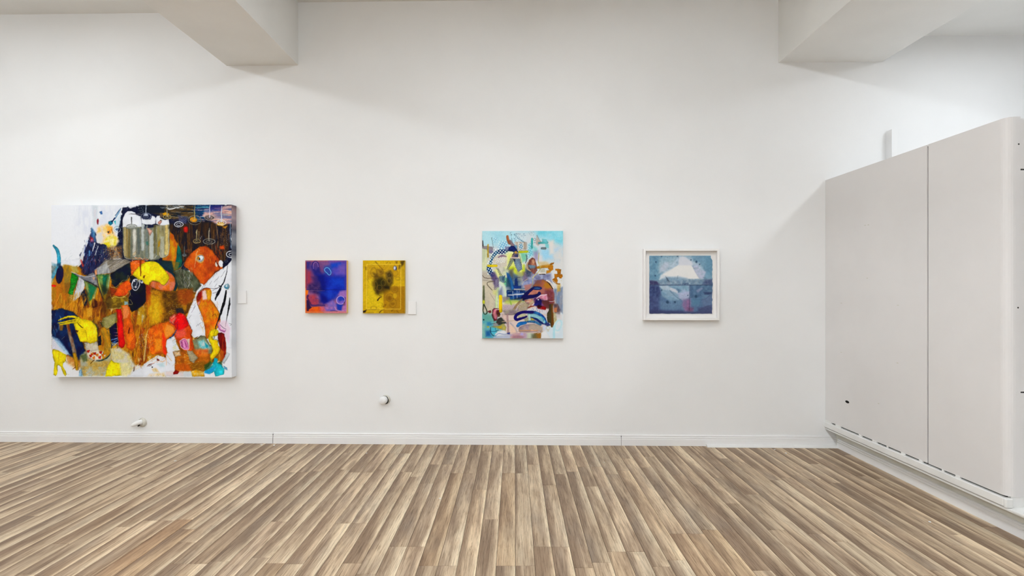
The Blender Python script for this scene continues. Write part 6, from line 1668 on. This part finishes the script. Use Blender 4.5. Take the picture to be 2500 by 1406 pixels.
# ------------------------------------------------------------------ hang the pictures
def hang(name, cv, px0, py0, px1, py1, depth, mat, label, side=None):
    """px/py: corners of the front face in the photograph"""
    a, b = wp(px0, py1, depth), wp(px1, py0, depth)
    wm = (b - a).dot(U)
    hm = b.z - a.z
    mid = (a + b) / 2 - NRM * depth
    me = canvas_mesh(name, cv, wm, hm, depth, mat, side)
    ob = link_mesh(name, me, None, None, (mid.x, mid.y, a.z), -ANG)
    ob.location = Vector((mid.x, mid.y, a.z)) + NRM * 0.0005
    if label:
        tag(ob, label, 'painting')
    return ob, wm, hm


hang('abstract_painting', paint_large(), 125.5, 499.5, 565.5, 920.0, 0.078, M_PIG,
     'large square canvas of tangled ochre, yellow and red shapes under white tubes')
ob, wm, hm = hang('abstract_painting', paint_blue(), 745.4, 635.6, 846.0, 764.2, 0.045, M_PIG2,
                  'small deep blue panel with orange edges and a pale blue loop', (226, 186, 116))
ob, wm, hm = hang('abstract_painting', paint_yellow(), 886.0, 635.6, 988.2, 764.8, 0.035, M_PIG2,
                  'small mustard yellow panel with a smoky dark centre', (196, 166, 60))
hang('abstract_painting', paint_bright(), 1177.4, 563.6, 1374.6, 825.6, 0.035, M_PIG,
     'tall turquoise and pink abstract canvas with halftone dots and yellow bars', (206, 204, 200))

# framed work: deep white box frame, mount board, deckled paper
FT = 0.06
a, b = wp(1571.5, 781.5, FT), wp(1756.5, 607.0, FT)
fw, fh = (b - a).dot(U), b.z - a.z
mid = (a + b) / 2 - NRM * FT
fr = empty('framed_picture', Vector((mid.x, mid.y, a.z)) + NRM * 0.0005, -ANG)
tag(fr, 'blue iceberg-like ink picture in a deep white box frame', 'framed picture')
rw = 0.020


def rail_piece(p, q, r_, s_, name='frame_rail'):
    bm = bmesh.new()
    lo_ = [bm.verts.new((x, 0.0, z)) for x, z in (p, q, r_, s_)]
    hi_ = [bm.verts.new((x, -FT, z)) for x, z in (p, q, r_, s_)]
    for i in range(4):
        j = (i + 1) % 4
        bm.faces.new((lo_[i], lo_[j], hi_[j], hi_[i]))
    bm.faces.new(lo_[::-1]); bm.faces.new(hi_)
    bmesh.ops.recalc_face_normals(bm, faces=bm.faces)
    bmesh.ops.bevel(bm, geom=bm.edges[:], offset=0.0008, segments=1, affect='EDGES')
    return bm_obj(name, bm, M_FRAME, fr)


h2 = fw / 2
O = [(-h2, 0), (h2, 0), (h2, fh), (-h2, fh)]
I = [(-h2 + rw, rw), (h2 - rw, rw), (h2 - rw, fh - rw), (-h2 + rw, fh - rw)]
for k in range(4):
    j = (k + 1) % 4
    rail_piece(O[k], O[j], I[j], I[k])
box('mount_board', -h2 + rw * 0.8, h2 - rw * 0.8, -0.020, -0.006, rw * 0.8, fh - rw * 0.8, M_MAT, fr)
cv = paint_ice()
PD = 0.026
a2, b2 = wp(1585.6, 765.6, PD), wp(1738.8, 624.0, PD)
pw, ph = (b2 - a2).dot(U), b2.z - a2.z
me = canvas_mesh('artwork_sheet', cv, pw, ph, 0.003, M_PAPER)
# deckled right and lower edges
co = np.zeros(len(me.vertices) * 3, np.float32)
me.vertices.foreach_get('co', co)
co = co.reshape(-1, 3)
xr = (co[:, 0] + pw / 2) / pw
zr = co[:, 2] / ph
rs = np.random.RandomState(4)
kx = np.linspace(0, 1, 26)
dr = np.interp(zr, kx, np.where(kx > 0.95, -0.008, 0.0) + (rs.rand(26) - 0.5) * 0.007 + 0.006 * np.sin(kx * 3.0) - 0.003)
db = np.interp(xr, kx, (rs.rand(26) - 0.5) * 0.004)
dl = np.interp(zr, kx, (rs.rand(26) - 0.5) * 0.003)
co[:, 0] += dr * np.clip((xr - 0.9) / 0.1, 0, 1) + dl * np.clip((0.1 - xr) / 0.1, 0, 1)
co[:, 2] += db * np.clip((0.1 - zr) / 0.1, 0, 1)
me.vertices.foreach_set('co', co.ravel())
me.update()
pm = (a2 + b2) / 2
off = Vector((pm.x, pm.y, a2.z)) - Vector(fr.location)
link_mesh('artwork_sheet', me, None, fr, (off.dot(U), -0.021, off.z))

# ------------------------------------------------------------------ blank name cards
def card(px0, py0, px1, py1, label):
    t = 0.012
    a, b = wp(px0, py1, t), wp(px1, py0, t)
    wm, hm = (b - a).dot(U), b.z - a.z
    m_ = (a + b) / 2 - NRM * t
    ob = box('name_card', -wm / 2, wm / 2, -t, -0.0005, 0, hm, M_CARD, None, 0.001, (m_.x, m_.y, a.z), -ANG)
    tag(ob, label, 'wall label')


card(580.2, 709.5, 600.5, 740.5, 'blank white card on the wall right of the large canvas')
card(996.0, 736.2, 1015.6, 767.3, 'blank white card on the wall right of the yellow panel')

# ------------------------------------------------------------------ painted-over pipe stubs low on the wall
def blob(name, pts, rad, mat, parent, segs=12, jit=0.0):
    """tapered lumpy tube through pts (local), rounded ends"""
    bm = bmesh.new()
    P_ = Canvas.spline(np.array(pts), 5)
    R_ = np.interp(np.linspace(0, 1, len(P_)), np.linspace(0, 1, len(rad)), rad)
    rings = []
    rs_ = np.random.RandomState(5)
    for i in range(len(P_)):
        t = P_[min(i + 1, len(P_) - 1)] - P_[max(i - 1, 0)]
        t = Vector(t).normalized()
        s1 = t.cross(Vector((0.3, 0.2, 1))).normalized()
        s2 = t.cross(s1)
        ring = []
        for k in range(segs):
            a_ = 2 * math.pi * k / segs
            rr = R_[i] * (1 + jit * (rs_.rand() - 0.5))
            ring.append(bm.verts.new(Vector(P_[i]) + s1 * (rr * math.cos(a_)) + s2 * (rr * math.sin(a_))))
        rings.append(ring)
    for i in range(len(rings) - 1):
        for k in range(segs):
            k2 = (k + 1) % segs
            bm.faces.new((rings[i][k], rings[i][k2], rings[i + 1][k2], rings[i + 1][k]))
    bm.faces.new(rings[0][::-1]); bm.faces.new(rings[-1])
    bmesh.ops.recalc_face_normals(bm, faces=bm.faces)
    return bm_obj(name, bm, mat, parent, smooth=True)


q = wp(939, 975)
t = empty('capped_pipe', Vector((q.x, q.y, q.z)), -ANG)
tag(t, 'round white painted-over pipe cap on the wall below the yellow panel', 'pipe')
blob('cap', [(0.004, -0.012, 0), (0.0, -0.03, 0.0), (-0.004, -0.055, 0.001), (-0.006, -0.07, 0.002), (-0.007, -0.076, 0.002)], [0.034, 0.038, 0.037, 0.028, 0.008], M_WALL, t, 16, 0.06)
blob('collar', [(0.012, 0.0, 0.0), (0.012, -0.006, 0.0), (0.01, -0.012, 0.0)], [0.046, 0.044, 0.036], M_SHADE_STAIN, t, 16, 0.05)
blob('gap_ring', [(0.010, -0.008, -0.003), (0.008, -0.015, -0.003)], [0.0395, 0.0395], M_BLACK, t, 16, 0.05)
q = wp(344, 1031)
t = empty('pipe_stub', Vector((q.x, q.y, q.z)), -ANG)
tag(t, 'bent white painted-over pipe stub on the wall above the left skirting', 'pipe')
blob('stub', [(0.012, 0.0, 0.004), (0.0, -0.03, 0.006), (-0.03, -0.045, -0.008), (-0.052, -0.046, -0.022), (-0.058, -0.046, -0.026)], [0.026, 0.024, 0.018, 0.012, 0.004], M_WALL, t, 14, 0.10)
blob('collar', [(0.018, 0.0, 0.0), (0.018, -0.006, 0.0), (0.016, -0.011, 0.0)], [0.046, 0.042, 0.034], M_SHADE_STAIN, t, 14, 0.08)
blob('crack', [(0.014, -0.030, -0.012), (0.006, -0.036, -0.022), (-0.002, -0.036, -0.028)], [0.005, 0.007, 0.003], M_BLACK, t, 8, 0.0)

# ------------------------------------------------------------------ plaster crumbs on the boards
for i, (px, py, s_, where) in enumerate((
        (638, 1086.5, 0.011, 'left of the skirting joint below the large canvas'), (669, 1088, 0.014, 'right under the left skirting joint'),
        (895, 1107, 0.008, 'below the yellow panel'), (1475, 1129, 0.006, 'between the tall canvas and the framed picture'),
        (1891, 1098.5, 0.011, 'close to the skirting filler strip'), (1919, 1107, 0.012, 'a step out from the skirting filler strip'),
        (1074, 1218, 0.010, 'in the middle of the floor'), (2270, 1275, 0.012, 'nearest the partition plinth'),
        (428, 1126, 0.012, 'in front of the large canvas'))):
    y = F * EYE / (py - VY)
    x = (px - VX) / F * y
    bm = bmesh.new()
    bmesh.ops.create_icosphere(bm, subdivisions=1, radius=1.0)
    r_ = random.Random(i)
    for v in bm.verts:
        v.co *= 0.75 + 0.5 * r_.random()
    bmesh.ops.scale(bm, vec=(s_, s_ * 0.7, s_ * 0.32), verts=bm.verts)
    zmin = min(v.co.z for v in bm.verts)
    bmesh.ops.translate(bm, vec=(0, 0, -zmin), verts=bm.verts)
    ob = bm_obj('plaster_crumb', bm, M_OLDTRIM, None, (x, y, 0.0002), r_.random() * 3)
    tag(ob, 'tiny white plaster crumb ' + where, 'crumb', 'plaster crumbs scattered on the floor')
print('planks', n_pl)
